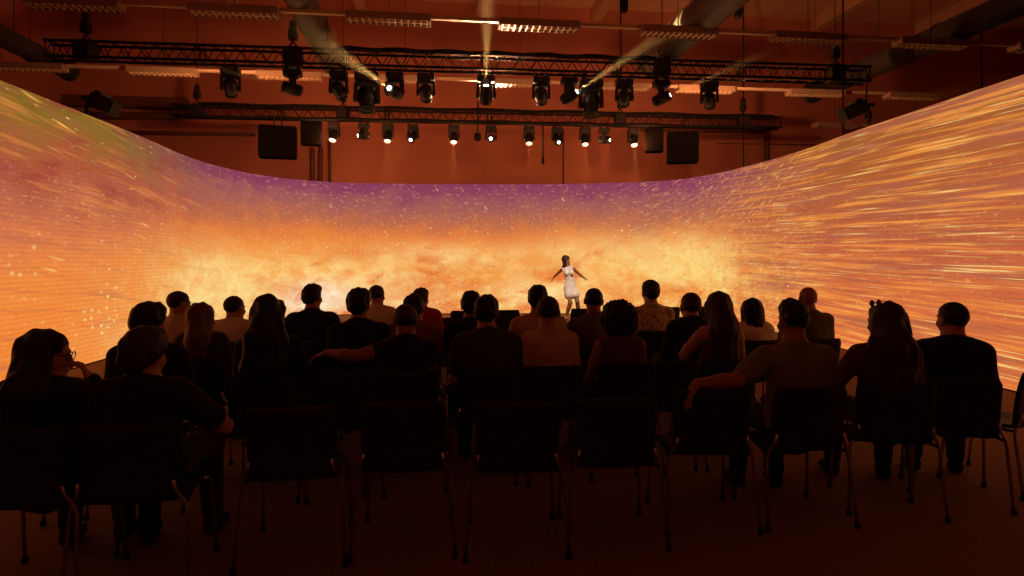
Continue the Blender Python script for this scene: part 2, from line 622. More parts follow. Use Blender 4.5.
rear = [
    (334, (-0.1, -0.45, -1), 'lens_warm', 'pale round face pointing down beside the speakers'),
    (364, (-0.9, -0.45, -0.05), 'lens_on', 'small spark of light at its left side'),
    (388, (0, -0.45, -1), 'lens_warm', 'pale face down, third along'),
    (413, (-0.35, -0.75, -0.8), 'lens_on', 'sending a ray down to the left'),
    (454, (0, -0.45, -1), 'lens_warm', 'pale face down with an orange glow below'),
    (491, (0.0, -0.95, -0.3), 'lens_on', 'facing the crowd with a white spark'),
    (529, (0, -0.45, -1), 'lens_red', 'red face pointing down'),
    (557, (0.30, -0.75, -0.8), 'lens_on', 'sending a ray down to the right'),
    (585, (0, -0.45, -1), 'lens_warm', 'pale face down after the ray aimed right'),
    (604, (0.93, -0.35, -0.1), 'lens_on', 'with a level ray to its right neighbour'),
    (633, (0.12, -0.5, -1), 'lens_warm', 'pale face down next to the second pair of speakers'),
]
for i, (px, aim, lens, txt) in enumerate(rear):
    bsp[px] = moving_head(2, px, aim, lens, '%s lamp on the rear truss, %s' % (ORD[i], txt), 0.88)

for px, L, ha, pw, txt in ((486, 3.8, 7.0, 1.1, 'broad hazy beam rising straight up from the front truss'),
                           (395, 2.6, 7.0, 0.9, 'hazy beam slanting up left from the front truss to the duct'),
                           (569, 4.2, 5.5, 1.0, 'long hazy beam slanting up right across the wide duct'),
                           (661, 2.2, 4.0, 0.6, 'short hazy ray to the right below the front truss'),
                           (293, 1.5, 3.0, 0.35, 'thin hazy ray to the left of the second hoist')):
    beam(bsp[px][0], bsp[px][1], L, ha, BEAM_P * pw, WARM, txt)
for px, L, ha, pw, txt in ((413, 1.9, 6, 0.16, 'faint ray falling left from the rear truss'),
                           (557, 1.6, 4, 0.06, 'faint ray falling right from the rear truss'),
                           (604, 0.8, 2, 0.02, 'thin level ray between two rear truss lamps'),
                           (364, 0.8, 2, 0.02, 'thin level ray left of the second rear truss lamp')):
    beam(bsp[px][0], bsp[px][1], L, ha, BEAM_P * pw, (1, 0.5, 0.18), txt, 0.05)
for px in (388, 454, 529, 585, 633):
    o, a = bsp[px]
    beam(o, Vector((0, -0.15, -1)).normalized(), 1.5, 13, BEAM_P * 0.10, (1, 0.35, 0.10) if px != 529 else (1, 0.15, 0.06),
         'faint %s haze below the %s lamp of the rear truss' % ('red' if px == 529 else 'orange', ORD[[r_[0] for r_ in rear].index(px)]), 0.05)


def added_wash(px, power, cone_deg, aim=None, col=(1.0, 0.40, 0.15)):  # added fill spot at a head's position, aimed apart from its lens
    p, a = bsp[px]
    a = Vector(aim).normalized() if aim else a
    d = bpy.data.lights.new('added_wash_lamp', 'SPOT')
    d.energy = power; d.color = col
    d.spot_size = R(cone_deg); d.spot_blend = 1.0; d.shadow_soft_size = 0.12
    o = bpy.data.objects.new('added_wash_lamp', d); C.objects.link(o)
    o.location = p + bsp[px][1] * 0.03
    o.rotation_mode = 'QUATERNION'
    o.rotation_quaternion = a.to_track_quat('-Z', 'Y')


for px, k, ax in ((231, 0.85, -0.45), (339, 0.22, -0.1), (426, 0.2, 0.0), (541, 0.2, 0.0), (624, 0.25, 0.15), (709, 1.45, 0.8)):
    added_wash(px, WALL_FILL * k, 165, (ax, 1.0, 0.2))  # added from the front heads to brighten the back wall
for px, k, ax in ((334, 2.3, -0.7), (388, 1.0, -0.2), (454, 0.9, 0), (529, 0.9, 0), (585, 1.0, 0.2), (633, 2.3, 0.7)):
    added_wash(px, WALL_FILL_REAR * k, 172, (ax, 1.0, 0.8))  # added at the rear heads for wall and ceiling; their lenses face elsewhere


added_wash(491, 9000, 34, (0.0, -1.0, 0.125), (1.0, 0.5, 0.25))  # added fill: lights the unseen wall behind the camera to lift audience backs

# ------------------------------------------------------------------ speakers under the rear truss
def speaker(label, px0, px1, py0, py1, flip, Yoff=0.0):
    c = on_truss(2, (px0 + px1) / 2)
    Y = c.y + Yoff
    p = at((px0 + px1) / 2, (py0 + py1) / 2, Y)
    W, H = (px1 - px0) * Y / FPX, (py1 - py0) * Y / FPX
    t = thing('hanging_speaker', label, 'speaker', p, rz2 * 0.5 + flip * R(14), 'speakers under the rear truss')
    D = 0.55
    w_ = W * 0.82
    b = MB()
    b.prism([(-w_ / 2, -H / 2), (w_ / 2, -H / 2), (w_ / 2, H / 2), (-w_ / 2, H / 2)], D, Matrix())
    bmesh.ops.bevel(b.bm, geom=list(b.bm.edges), offset=0.03, segments=2, affect='EDGES')
    b.build('cabinet', M['cabinet'], t)
    MB().box((0, -D / 2 - 0.008, 0), (w_ * 0.9, 0.02, H * 0.88), None, 0.006).build('front_grille', M['grille'], t)
    top = c.z - 0.15 - p.z
    for s in (-1, 1):
        MB().tube([(s * 0.09, 0, H / 2 - 0.01), (s * 0.09, 0, top)], 0.022, 6).build('hanging_bar', M['truss'], t)
    return t


speaker('large black speaker hanging left of its smaller partner, left end of the rear truss', 256, 300, 127, 158, 1, -0.25)
speaker('smaller black speaker tucked beside the large one, next to the first rear lamp', 299, 324, 122, 145, 1, 0.1)
speaker('smaller black speaker hanging beside the last lamp of the rear truss', 643, 665, 130, 152, -1, 0.1)
speaker('large black speaker hanging right of its smaller partner, right half of the rear truss', 664, 701, 133, 163, -1, -0.25)


# rods, cables, small hanging things
def rod(name, label, pts, r, cat, m='cable'):
    return tag(MB().tube(pts, r, 8).build(name, M[m]), label, cat)


p = on_truss(2, 482)
t = thing('hanging_microphone', 'black rod with a small round microphone hanging before the rear truss centre', 'microphone', p + Vector((-0.1, -0.4, 0)))
MB().tube([(0, 0, 0.35), (0, 0, -0.55)], 0.02, 6).build('rod', M['cable'], t)
MB().lathe([(0.02, -0.12), (0.085, -0.09), (0.1, 0), (0.085, 0.09), (0.02, 0.12)], (0, 0, -0.62), (0, 0, 1), 14).build('capsule', M['cable'], t)
MB().tube([(0, 0, 0.35), (0.0, 0.4, 0.2)], 0.02, 6).build('bracket', M['cable'], t)
p = on_truss(2, 543)
t = thing('hanging_stick', 'thin black stick hanging down from the rear truss beside the red lamp', 'stick', p)
MB().tube([(0, 0, -0.14), (0, 0, -1.1)], 0.022, 6).build('rod', M['cable'], t)
MB().tube([(0, 0, -1.1), (0, 0, -1.26)], 0.04, 8).build('tip', M['cable'], t)
for px, py, lab in ((624, 2, 'black cylinder hanging on a cable at the top centre of the picture'), (738, 8, 'black cylinder hanging near the ceiling beside the wide duct')):
    p = at(px, py, 14.0)
    t = thing('cable_reel_drum', lab, 'drum', p)
    MB().lathe([(0.02, -0.24), (0.07, -0.22), (0.09, -0.15), (0.09, 0.3), (0.03, 0.34)], (0, 0, 0), (0, 0, 1), 14).build('drum', M['cable'], t)
    MB().tube([(0, 0, 0.33), (0, 0, CEIL_Z - p.z)], 0.012, 6).build('wire', M['cable'], t)
q = at(743.5, 10, 18.35)
rod('hanging_cable', 'thin black cable dropping straight from the ceiling past the rear truss end', [Vector((q.x, q.y, CEIL_Z)), Vector((q.x, q.y, 3.2))], 0.018, 'cable')
q = at(621, 10, 15)
rod('hanging_cable', 'thin black cable from the top centre down to the front truss', [Vector((q.x, q.y, CEIL_Z)), at(621, 66, 13.3)], 0.011, 'cable')
q = wall_pt(981, 60) - V * 0.03
rod('hanging_cable', 'thin upright cable on the hall wall above the right screen edge', [Vector((q.x, q.y, CEIL_Z)), Vector((q.x, q.y, 3.0))], 0.025, 'cable')
q = wall_pt(563, 130) - V * 0.03
rod('hanging_cable', 'thin upright cable on the wall behind the rear truss centre', [Vector((q.x, q.y, 6.0)), Vector((q.x, q.y, 3.0))], 0.02, 'cable')

# ------------------------------------------------------------------ the curved screen
SZ = 3.66
ctrl = [(-5.72, 4.0), (-6.04, 7.55), (-6.34, 10.67), (-6.72, 14.2), (-6.1, 16.55), (-4.75, 17.65), (-0.9, 18.05), (2.46, 17.85), (4.47, 16.95), (5.52, 13.6), (5.68, 10.2), (5.85, 7.3), (6.02, 3.9)]


def catmull(P, n=14):
    out = []
    P = [Vector(p) for p in P]
    for i in range(len(P) - 1):
        p0 = P[max(i - 1, 0)]; p1 = P[i]; p2 = P[i + 1]; p3 = P[min(i + 2, len(P) - 1)]
        # centripetal
        def tj(ti, a, b): return ti + max((b - a).length, 1e-5) ** 0.5
        if i == 0: p0 = p1 * 2 - p2
        if i + 2 >= len(P): p3 = p2 * 2 - p1
        t0 = 0; t1 = tj(t0, p0, p1); t2 = tj(t1, p1, p2); t3 = tj(t2, p2, p3)
        for k in range(n):
            t = t1 + (t2 - t1) * k / n
            A1 = p0 * ((t1 - t) / (t1 - t0)) + p1 * ((t - t0) / (t1 - t0))
            A2 = p1 * ((t2 - t) / (t2 - t1)) + p2 * ((t - t1) / (t2 - t1))
            A3 = p2 * ((t3 - t) / (t3 - t2)) + p3 * ((t - t2) / (t3 - t2))
            B1 = A1 * ((t2 - t) / (t2 - t0)) + A2 * ((t - t0) / (t2 - t0))
            B2 = A2 * ((t3 - t) / (t3 - t1)) + A3 * ((t - t1) / (t3 - t1))
            out.append(B1 * ((t2 - t) / (t2 - t1)) + B2 * ((t - t1) / (t2 - t1)))
    out.append(P[-1])
    return out


curve = catmull([(x, y) for x, y in ctrl])
for _ in range(6):
    curve = [curve[0]] + [(curve[i - 1] + curve[i] * 2 + curve[i + 1]) / 4 for i in range(1, len(curve) - 1)] + [curve[-1]]
arc = [0.0]
for i in range(1, len(curve)):
    arc.append(arc[-1] + (curve[i] - curve[i - 1]).length)


def u_of(px):
    "length along the screen at a picture column"
    for i in range(1, len(curve)):
        a = 512 + FPX * curve[i - 1].x / curve[i - 1].y
        b = 512 + FPX * curve[i].x / curve[i].y
        if a <= px <= b:
            return arc[i - 1] + (arc[i] - arc[i - 1]) * (px - a) / (b - a)
    return arc[-1] if px > 512 else 0.0


def screen_material():
    m = bpy.data.materials.new('led_screen_picture')
    m.use_nodes = True
    nt = m.node_tree
    n, l = nt.nodes, nt.links
    n.remove(n['Principled BSDF'])
    uv = n.new('ShaderNodeUVMap'); uv.uv_map = 'length_height'
    sp = n.new('ShaderNodeSeparateXYZ'); l.new(uv.outputs[0], sp.inputs[0])
    u, v = sp.outputs[0], sp.outputs[1]

    def S(x, sock):
        if isinstance(x, (int, float)): sock.default_value = x
        else: l.new(x, sock)

    def mth(op, a, b=0.0, c=None, clamp=False):
        q = n.new('ShaderNodeMath'); q.operation = op; q.use_clamp = clamp
        S(a, q.inputs[0]); S(b, q.inputs[1])
        if c is not None: S(c, q.inputs[2])
        return q.outputs[0]

    def sstep(x, a, b):
        q = n.new('ShaderNodeMapRange'); q.interpolation_type = 'SMOOTHSTEP'
        S(x, q.inputs['Value'])
        if a < b:
            q.inputs['From Min'].default_value = a; q.inputs['From Max'].default_value = b
            q.inputs['To Min'].default_value = 0; q.inputs['To Max'].default_value = 1
        else:
            q.inputs['From Min'].default_value = b; q.inputs['From Max'].default_value = a
            q.inputs['To Min'].default_value = 1; q.inputs['To Max'].default_value = 0
        return q.outputs['Result']

    def vec(a, b, c=0.0):
        q = n.new('ShaderNodeCombineXYZ'); S(a, q.inputs[0]); S(b, q.inputs[1]); S(c, q.inputs[2]); return q.outputs[0]

    def noise(vc, scale, detail=4, rough=0.55, dist=0.0):
        q = n.new('ShaderNodeTexNoise'); q.inputs['Scale'].default_value = scale; q.inputs['Detail'].default_value = detail
        q.inputs['Roughness'].default_value = rough; q.inputs['Distortion'].default_value = dist
        l.new(vc, q.inputs['Vector']); return q.outputs['Fac']

    def ramp(f, stops):
        q = n.new('ShaderNodeValToRGB'); cr = q.color_ramp
        while len(cr.elements) < len(stops): cr.elements.new(0.5)
        for e_, (p_, c_) in zip(cr.elements, stops):
            e_.position = p_; e_.color = (*lin(c_), 1)
        S(f, q.inputs[0]); return q.outputs[0]

    def mix(f, a, b, mode='MIX'):
        q = n.new('ShaderNodeMix'); q.data_type = 'RGBA'; q.blend_type = mode; q.clamp_factor = True
        S(f, q.inputs[0])
        for x, s_ in ((a, q.inputs[6]), (b, q.inputs[7])):
            if isinstance(x, tuple): s_.default_value = (*lin(x), 1)
            else: l.new(x, s_)
        return q.outputs[2]

    def gauss(px, v0, ru, rv):
        du = mth('DIVIDE', mth('SUBTRACT', u, u_of(px)), ru)
        dv = mth('DIVIDE', mth('SUBTRACT', v, v0), rv)
        r2 = mth('ADD', mth('MULTIPLY', du, du), mth('MULTIPLY', dv, dv))
        return mth('POWER', 2.718, mth('MULTIPLY', r2, -1.0))

    big = noise(vec(u, v), 0.55, 5, 0.6)
    mid = noise(vec(mth('ADD', u, 31.0), mth('MULTIPLY', v, 1.5)), 1.6, 6, 0.62, 0.4)
    fine = noise(vec(mth('MULTIPLY', u, 1.0), mth('MULTIPLY', v, 1.4), 7.0), 6.0, 5, 0.7)
    vw = mth('ADD', v, mth('MULTIPLY', mth('SUBTRACT', big, 0.5), 0.9))
    vw = mth('ADD', vw, mth('MULTIPLY', mth('SUBTRACT', mid, 0.5), 0.7))
    vn = mth('DIVIDE', vw, SZ)

    cen = ramp(vn, [(0.0, (232, 112, 40)), (0.16, (244, 148, 60)), (0.36, (247, 160, 70)), (0.50, (240, 138, 58)),
                    (0.61, (224, 122, 60)), (0.72, (188, 104, 72)), (0.82, (166, 94, 84)), (0.90, (156, 82, 88)), (0.94, (142, 66, 90)), (1.0, (134, 58, 90))])
    lef = ramp(vn, [(0.0, (246, 130, 46)), (0.22, (246, 138, 58)), (0.40, (240, 136, 66)), (0.52, (218, 120, 74)),
                    (0.64, (190, 102, 74)), (0.76, (178, 86, 58)), (0.87, (160, 98, 46)), (0.95, (138, 106, 34)), (1.0, (132, 92, 38))])
    rig = ramp(vn, [(0.0, (226, 116, 60)), (0.25, (216, 110, 60)), (0.45, (200, 100, 62)), (0.62, (182, 92, 58)), (0.80, (176, 94, 48)), (1.0, (158, 90, 40))])
    col = mix(sstep(u, u_of(250), u_of(60)), cen, lef)
    col = mix(sstep(u, u_of(690), u_of(830)), col, rig)
    # orange and crimson patches in the left upper part
    pat = mth('MULTIPLY', sstep(noise(vec(mth('MULTIPLY', u, 0.5), mth('MULTIPLY', v, 1.6), 3.0), 1.6, 4), 0.5, 0.66), mth('MULTIPLY', sstep(u, u_of(260), u_of(120)), sstep(v, 1.8, 3.0)))
    col = mix(mth('MULTIPLY', pat, 0.6), col, (146, 48, 52))
    # fire of the middle
    cm = mth('MULTIPLY', sstep(u, u_of(40), u_of(230)), sstep(u, u_of(850), u_of(700)))
    vm = mth('MULTIPLY', sstep(vw, 2.35, 1.1), cm)
    fire = sstep(mth('ADD', mth('MULTIPLY', mid, 0.68), mth('MULTIPLY', fine, 0.32)), 0.38, 0.70)
    col = mix(mth('MULTIPLY', mth('MULTIPLY', fire, vm), 0.95), col, (255, 220, 132))
    for px, v0, ru, rv, k, c_ in ((315, 0.5, 1.0, 0.42, 1.0, (255, 246, 226)), (215, 0.8, 2.2, 0.75, 0.9, (255, 228, 150)), (395, 0.5, 1.6, 0.7, 0.5, (255, 232, 170)),
                                  (690, 1.5, 1.7, 0.6, 0.95, (255, 226, 138)), (600, 1.75, 2.0, 0.5, 0.45, (255, 220, 140)), (430, 1.65, 2.0, 0.3, 0.6, (255, 226, 150)), (545, 0.6, 1.4, 0.35, 0.7, (255, 230, 160)),
                                  (150, 0.2, 2.0, 0.5, 0.5, (255, 215, 130))):
        g = mth('MULTIPLY', gauss(px, v0, ru, rv), mth('ADD', mth('MULTIPLY', fire, 0.6), 0.55))
        col = mix(mth('MULTIPLY', g, k), col, c_)
    dkn = noise(vec(mth('ADD', mth('MULTIPLY', u, 0.8), mth('MULTIPLY', v, 0.5)), mth('SUBTRACT', mth('MULTIPLY', v, 1.6), mth('MULTIPLY', u, 0.25)), 9.0), 0.8, 7, 0.62, 0.5)
    dk = mth('MULTIPLY', mth('MULTIPLY', sstep(dkn, 0.50, 0.66), vm), sstep(u, u_of(235), u_of(330)))
    for px, v0, ru, rv, k in ((486, 1.35, 0.9, 0.28, 1.0), (445, 0.85, 1.6, 0.42, 1.0), (538, 1.25, 1.0, 0.35, 0.8), (360, 1.7, 1.8, 0.25, 0.6), (640, 0.7, 1.4, 0.3, 0.5)):
        dk = mth('MAXIMUM', dk, mth('MULTIPLY', mth('MULTIPLY', gauss(px, v0, ru, rv), k), sstep(mth('ADD', mth('MULTIPLY', dkn, 0.6), mth('MULTIPLY', fine, 0.4)), 0.36, 0.58)))
    col = mix(mth('MULTIPLY', dk, 0.9), col, (226, 112, 48))
    # broken grain everywhere
    dens = sstep(noise(vec(u, v, 41.0), 0.9, 3), 0.35, 0.68)
    grain = sstep(noise(vec(mth('MULTIPLY', u, 0.9), mth('MULTIPLY', v, 1.6), 17.0), 13.0, 3, 0.7), 0.56, 0.74)
    col = mix(mth('MULTIPLY', mth('MULTIPLY', grain, 0.5), sstep(v, 3.5, 2.2)), col, (255, 206, 116))
    grd = sstep(noise(vec(mth('MULTIPLY', u, 0.8), mth('MULTIPLY', v, 1.6), 23.0), 9.0, 3, 0.7), 0.58, 0.76)
    col = mix(mth('MULTIPLY', grd, 0.32), col, (204, 92, 38))
    # streaks on the right wall, all along the wall
    rm = sstep(u, u_of(690), u_of(800))
    tl = mth('ADD', v, mth('MULTIPLY', u, 0.02))
    st0 = noise(vec(mth('MULTIPLY', u, 0.10), mth('MULTIPLY', tl, 1.6), 4.0), 2.0, 3, 0.5)
    st1 = noise(vec(mth('MULTIPLY', u, 0.16), mth('MULTIPLY', tl, 5.6), 2.0), 2.0, 4, 0.6)
    st2 = noise(vec(mth('MULTIPLY', u, 0.30), mth('MULTIPLY', tl, 12.0), 8.0), 2.0, 3, 0.6)
    st4 = noise(vec(mth('MULTIPLY', u, 0.22), mth('MULTIPLY', tl, 17.0), 15.0), 2.0, 2, 0.5)
    col = mix(mth('MULTIPLY', mth('MULTIPLY', sstep(st0, 0.52, 0.36), rm), 0.65), col, (176, 96, 72))
    col = mix(mth('MULTIPLY', mth('MULTIPLY', sstep(st1, 0.47, 0.36), rm), 0.60), col, (164, 88, 66))
    col = mix(mth('MULTIPLY', mth('MULTIPLY', sstep(st1, 0.50, 0.64), rm), 0.66), col, (250, 154, 66))
    col = mix(mth('MULTIPLY', mth('MULTIPLY', sstep(st2, 0.55, 0.69), rm), 0.68), col, (255, 188, 92))
    col = mix(mth('MULTIPLY', mth('MULTIPLY', sstep(st2, 0.45, 0.36), rm), 0.40), col, (170, 92, 60))
    col = mix(mth('MULTIPLY', mth('MULTIPLY', sstep(st4, 0.60, 0.70), mth('MULTIPLY', rm, dens)), 0.9), col, (255, 222, 140))
    # shorter slanting dashes at the right corner
    rc = mth('MULTIPLY', sstep(u, u_of(560), u_of(700)), sstep(u, u_of(850), u_of(770)))
    sl3 = mth('ADD', v, mth('MULTIPLY', u, -0.35))
    st3 = noise(vec(mth('MULTIPLY', u, 1.3), mth('MULTIPLY', sl3, 5.0), 5.0), 2.6, 4, 0.7)
    col = mix(mth('MULTIPLY', mth('MULTIPLY', sstep(st3, 0.54, 0.68), rc), 0.65), col, (252, 180, 98))
    col = mix(mth('MULTIPLY', mth('MULTIPLY', sstep(st3, 0.44, 0.34), rc), 0.45), col, (168, 88, 76))
    # long soft bands on the left wall, falling inwards
    lm = sstep(u, u_of(280), u_of(120))
    sl = mth('ADD', v, mth('MULTIPLY', u, 0.10))
    ls = noise(vec(mth('MULTIPLY', u, 0.22), mth('MULTIPLY', sl, 4.0), 11.0), 2.0, 5, 0.6)
    col = mix(mth('MULTIPLY', mth('MULTIPLY', sstep(ls, 0.50, 0.68), lm), 0.42), col, (246, 150, 76))
    col = mix(mth('MULTIPLY', mth('MULTIPLY', sstep(ls, 0.46, 0.34), lm), 0.35), col, (176, 96, 82))
    # bright sparks
    def dashes(su, sv, slope, sc_, lo, hi, seed):
        vv = mth('ADD', v, mth('MULTIPLY', u, slope))
        return sstep(noise(vec(mth('MULTIPLY', u, su), mth('MULTIPLY', vv, sv), seed), sc_, 1, 0.4), lo, hi)
    def sparks(su, sv, slope, size, thr, w_):
        vv = mth('ADD', v, mth('MULTIPLY', u, slope))
        vo = n.new('ShaderNodeTexVoronoi'); vo.inputs['Scale'].default_value = 1.0
        vo.voronoi_dimensions = '2D'
        l.new(vec(mth('MULTIPLY', u, su), mth('MULTIPLY', vv, sv)), vo.inputs['Vector'])
        cs = n.new('ShaderNodeSeparateColor'); l.new(vo.outputs['Color'], cs.inputs[0])
        on = mth('MULTIPLY', mth('GREATER_THAN', cs.outputs[0], thr), mth('ADD', 0.3, mth('MULTIPLY', cs.outputs[1], 0.7)))
        return mth('MULTIPLY', mth('MULTIPLY', sstep(vo.outputs['Distance'], size, size * 0.3), on), w_)
    low = sstep(v, 2.5, 1.2)
    col = mix(mth('MULTIPLY', mth('MULTIPLY', dashes(0.55, 2.6, 0.05, 7.0, 0.69, 0.78, 3.0), mth('MULTIPLY', lm, dens)), 0.8), col, (255, 206, 118))
    col = mix(sparks(0.40, 5.0, 0.17, 0.10, 0.62, lm), col, (255, 184, 92))
    col = mix(sparks(1.6, 6.5, 0.10, 0.10, 0.72, mth('MULTIPLY', lm, dens)), col, (255, 200, 120))
    col = mix(sparks(4.5, 7.0, 0.0, 0.25, 0.58, mth('MULTIPLY', mth('MULTIPLY', lm, low), dens)), col, (255, 226, 140))
    midm = mth('MULTIPLY', sstep(u, u_of(190), u_of(320)), sstep(u, u_of(880), u_of(740)))
    col = mix(mth('MULTIPLY', mth('MULTIPLY', dashes(1.0, 1.3, 0.0, 11.0, 0.66, 0.75, 9.0), midm), mth('MULTIPLY', mth('ADD', 0.2, mth('MULTIPLY', dens, 0.5)), mth('ADD', 0.3, sstep(v, 3.1, 2.0)))), col, (255, 220, 150))
    up = mth('MULTIPLY', mth('MULTIPLY', sstep(v, 2.0, 2.7), sstep(u, u_of(860), u_of(700))), sstep(u, u_of(160), u_of(300)))
    col = mix(mth('MULTIPLY', mth('MULTIPLY', dashes(0.9, 1.3, 0.0, 9.0, 0.58, 0.72, 19.0), up), 0.40), col, (222, 140, 104))
    col = mix(sparks(1.4, 3.2, 0.9, 0.09, 0.86, mth('MULTIPLY', midm, 0.8)), col, (255, 206, 160))
    # fine pixel rows of the panels, seen on the left wall
    rows = mth('MULTIPLY', mth('ADD', 0.5, mth('MULTIPLY', mth('SINE', mth('MULTIPLY', v, 2 * PI / 0.062)), 0.5)), lm)
    col = mix(mth('MULTIPLY', rows, 0.13), col, (120, 60, 40))
    em = n.new('ShaderNodeEmission')
    l.new(col, em.inputs[0]); em.inputs[1].default_value = 1.0
    l.new(em.outputs[0], n['Material Output'].inputs['Surface'])
    return m


scr = thing('led_screen', 'tall curved LED screen wrapping round the stage showing fiery orange sparks', 'screen', (0, 17.9, 0))
T = 0.12
nrm = []
for i in range(len(curve)):
    t_ = (curve[min(i + 1, len(curve) - 1)] - curve[max(i - 1, 0)]).normalized()
    nrm.append(Vector((-t_.y, t_.x)))       # outward for a left-to-right run
bm = bmesh.new()
uvl = bm.loops.layers.uv.new('length_height')
rows_ = []
for j in (0.0, 1.0):
    rows_.append([bm.verts.new((c.x, c.y - 17.9, 0.02 + j * (SZ - 0.02))) for c in curve])
for i in range(len(curve) - 1):
    f = bm.faces.new((rows_[0][i + 1], rows_[0][i], rows_[1][i], rows_[1][i + 1]))
    f.smooth = True
    for lp in f.loops:
        k = i if lp.vert in (rows_[0][i], rows_[1][i]) else i + 1
        lp[uvl].uv = (arc[k], lp.vert.co.z)
f0 = bm.faces[:][0] if False else None
me = bpy.data.meshes.new('screen_face')
bm.to_mesh(me); bm.free()
me.materials.append(screen_material())
face = bpy.data.objects.new('screen_face', me); C.objects.link(face); face.parent = scr
cs = MB()
ri, ro = [], []
for i, c in enumerate(curve):
    a_ = c + nrm[i] * 0.012; b_ = c + nrm[i] * (T + 0.012)
    ri.append([cs.bm.verts.new((a_.x, a_.y - 17.9, z)) for z in (0.0, SZ)])
    ro.append([cs.bm.verts.new((b_.x, b_.y - 17.9, z)) for z in (0.0, SZ)])
for i in range(len(curve) - 1):
    for q in ((ri[i][0], ri[i + 1][0], ri[i + 1][1], ri[i][1]), (ro[i][0], ro[i][1], ro[i + 1][1], ro[i + 1][0]),
              (ri[i][1], ri[i + 1][1], ro[i + 1][1], ro[i][1]), (ri[i][0], ro[i][0], ro[i + 1][0], ri[i + 1][0])):
        cs.bm.faces.new(q)
for i in (0, -1):
    cs.bm.faces.new((ri[i][0], ri[i][1], ro[i][1], ro[i][0]))
cs.build('casing', M['black'], scr)


# flood lamps on brackets at the screen's upper edge
def flood(label, px, side, Y):
    top = at(px, 0, Y); 
    p = Vector((top.x, top.y, SZ))
    t = thing('flood_lamp', label, 'flood lamp', p, 0, 'flood lamps on the screen edge')
    MB().tube([(0, 0, -0.02), (-0.02 * side, 0, 0.16), (0.05 * side, 0, 0.30)], 0.03, 8).build('bracket', M['plastic'], t)
    rot = Matrix.Rotation(side * R(24), 3, 'Y')
    b = MB()
    b.box((0.24 * side, 0, 0.2), (0.34, 0.26, 0.22), rot, 0.02)
    for k in range(4):
        b.box(Vector((0.24 * side, 0, 0.2)) + rot @ Vector((-0.12 * side + 0.03 * k * side, 0, 0.12)), (0.012, 0.24, 0.05), rot)
    b.build('lamp_body', M['plastic'], t)
    MB().box(Vector((0.24 * side, 0, 0.2)) + rot @ Vector((0.185 * side, 0, 0)), (0.02, 0.24, 0.2), rot, 0.005).build('lamp_glass', M['lens_off'], t)
    b = MB(); b.box((0.06 * side, 0.15, 0.26), (0.12, 0.02, 0.05)); b.box((0.06 * side, -0.15, 0.26), (0.12, 0.02, 0.05)); b.box((0.02 * side, 0, 0.27), (0.03, 0.3, 0.05))
    b.build('yoke', M['plastic'], t)


def screen_Y(px):
    for i in range(1, len(curve)):
        a = 512 + FPX * curve[i - 1].x / curve[i - 1].y
        b = 512 + FPX * curve[i].x / curve[i].y
        if a <= px <= b:
            return curve[i].y
    return 10


flood('black flood lamp on a bracket above the screen edge, left below the trusses', 88, 1, screen_Y(88))
flood('black flood lamp on a bracket above the screen edge, right below the trusses', 869, -1, screen_Y(869))
pq = at(867, 70, T1B.y)
rod('hanging_cable', 'black cable dropping from the right end of the front truss to the flood lamp', [pq + Vector((0, 0, -0.1)), at(866, 118, screen_Y(869))], 0.016, 'cable')
q = at(843, 20, screen_Y(843) - 0.0)
rod('hanging_cable', 'black pole from the ceiling down to the screen edge beside the right flood lamp', [Vector((q.x, q.y, CEIL_Z)), Vector((q.x, q.y, SZ + 0.03))], 0.014, 'pole')

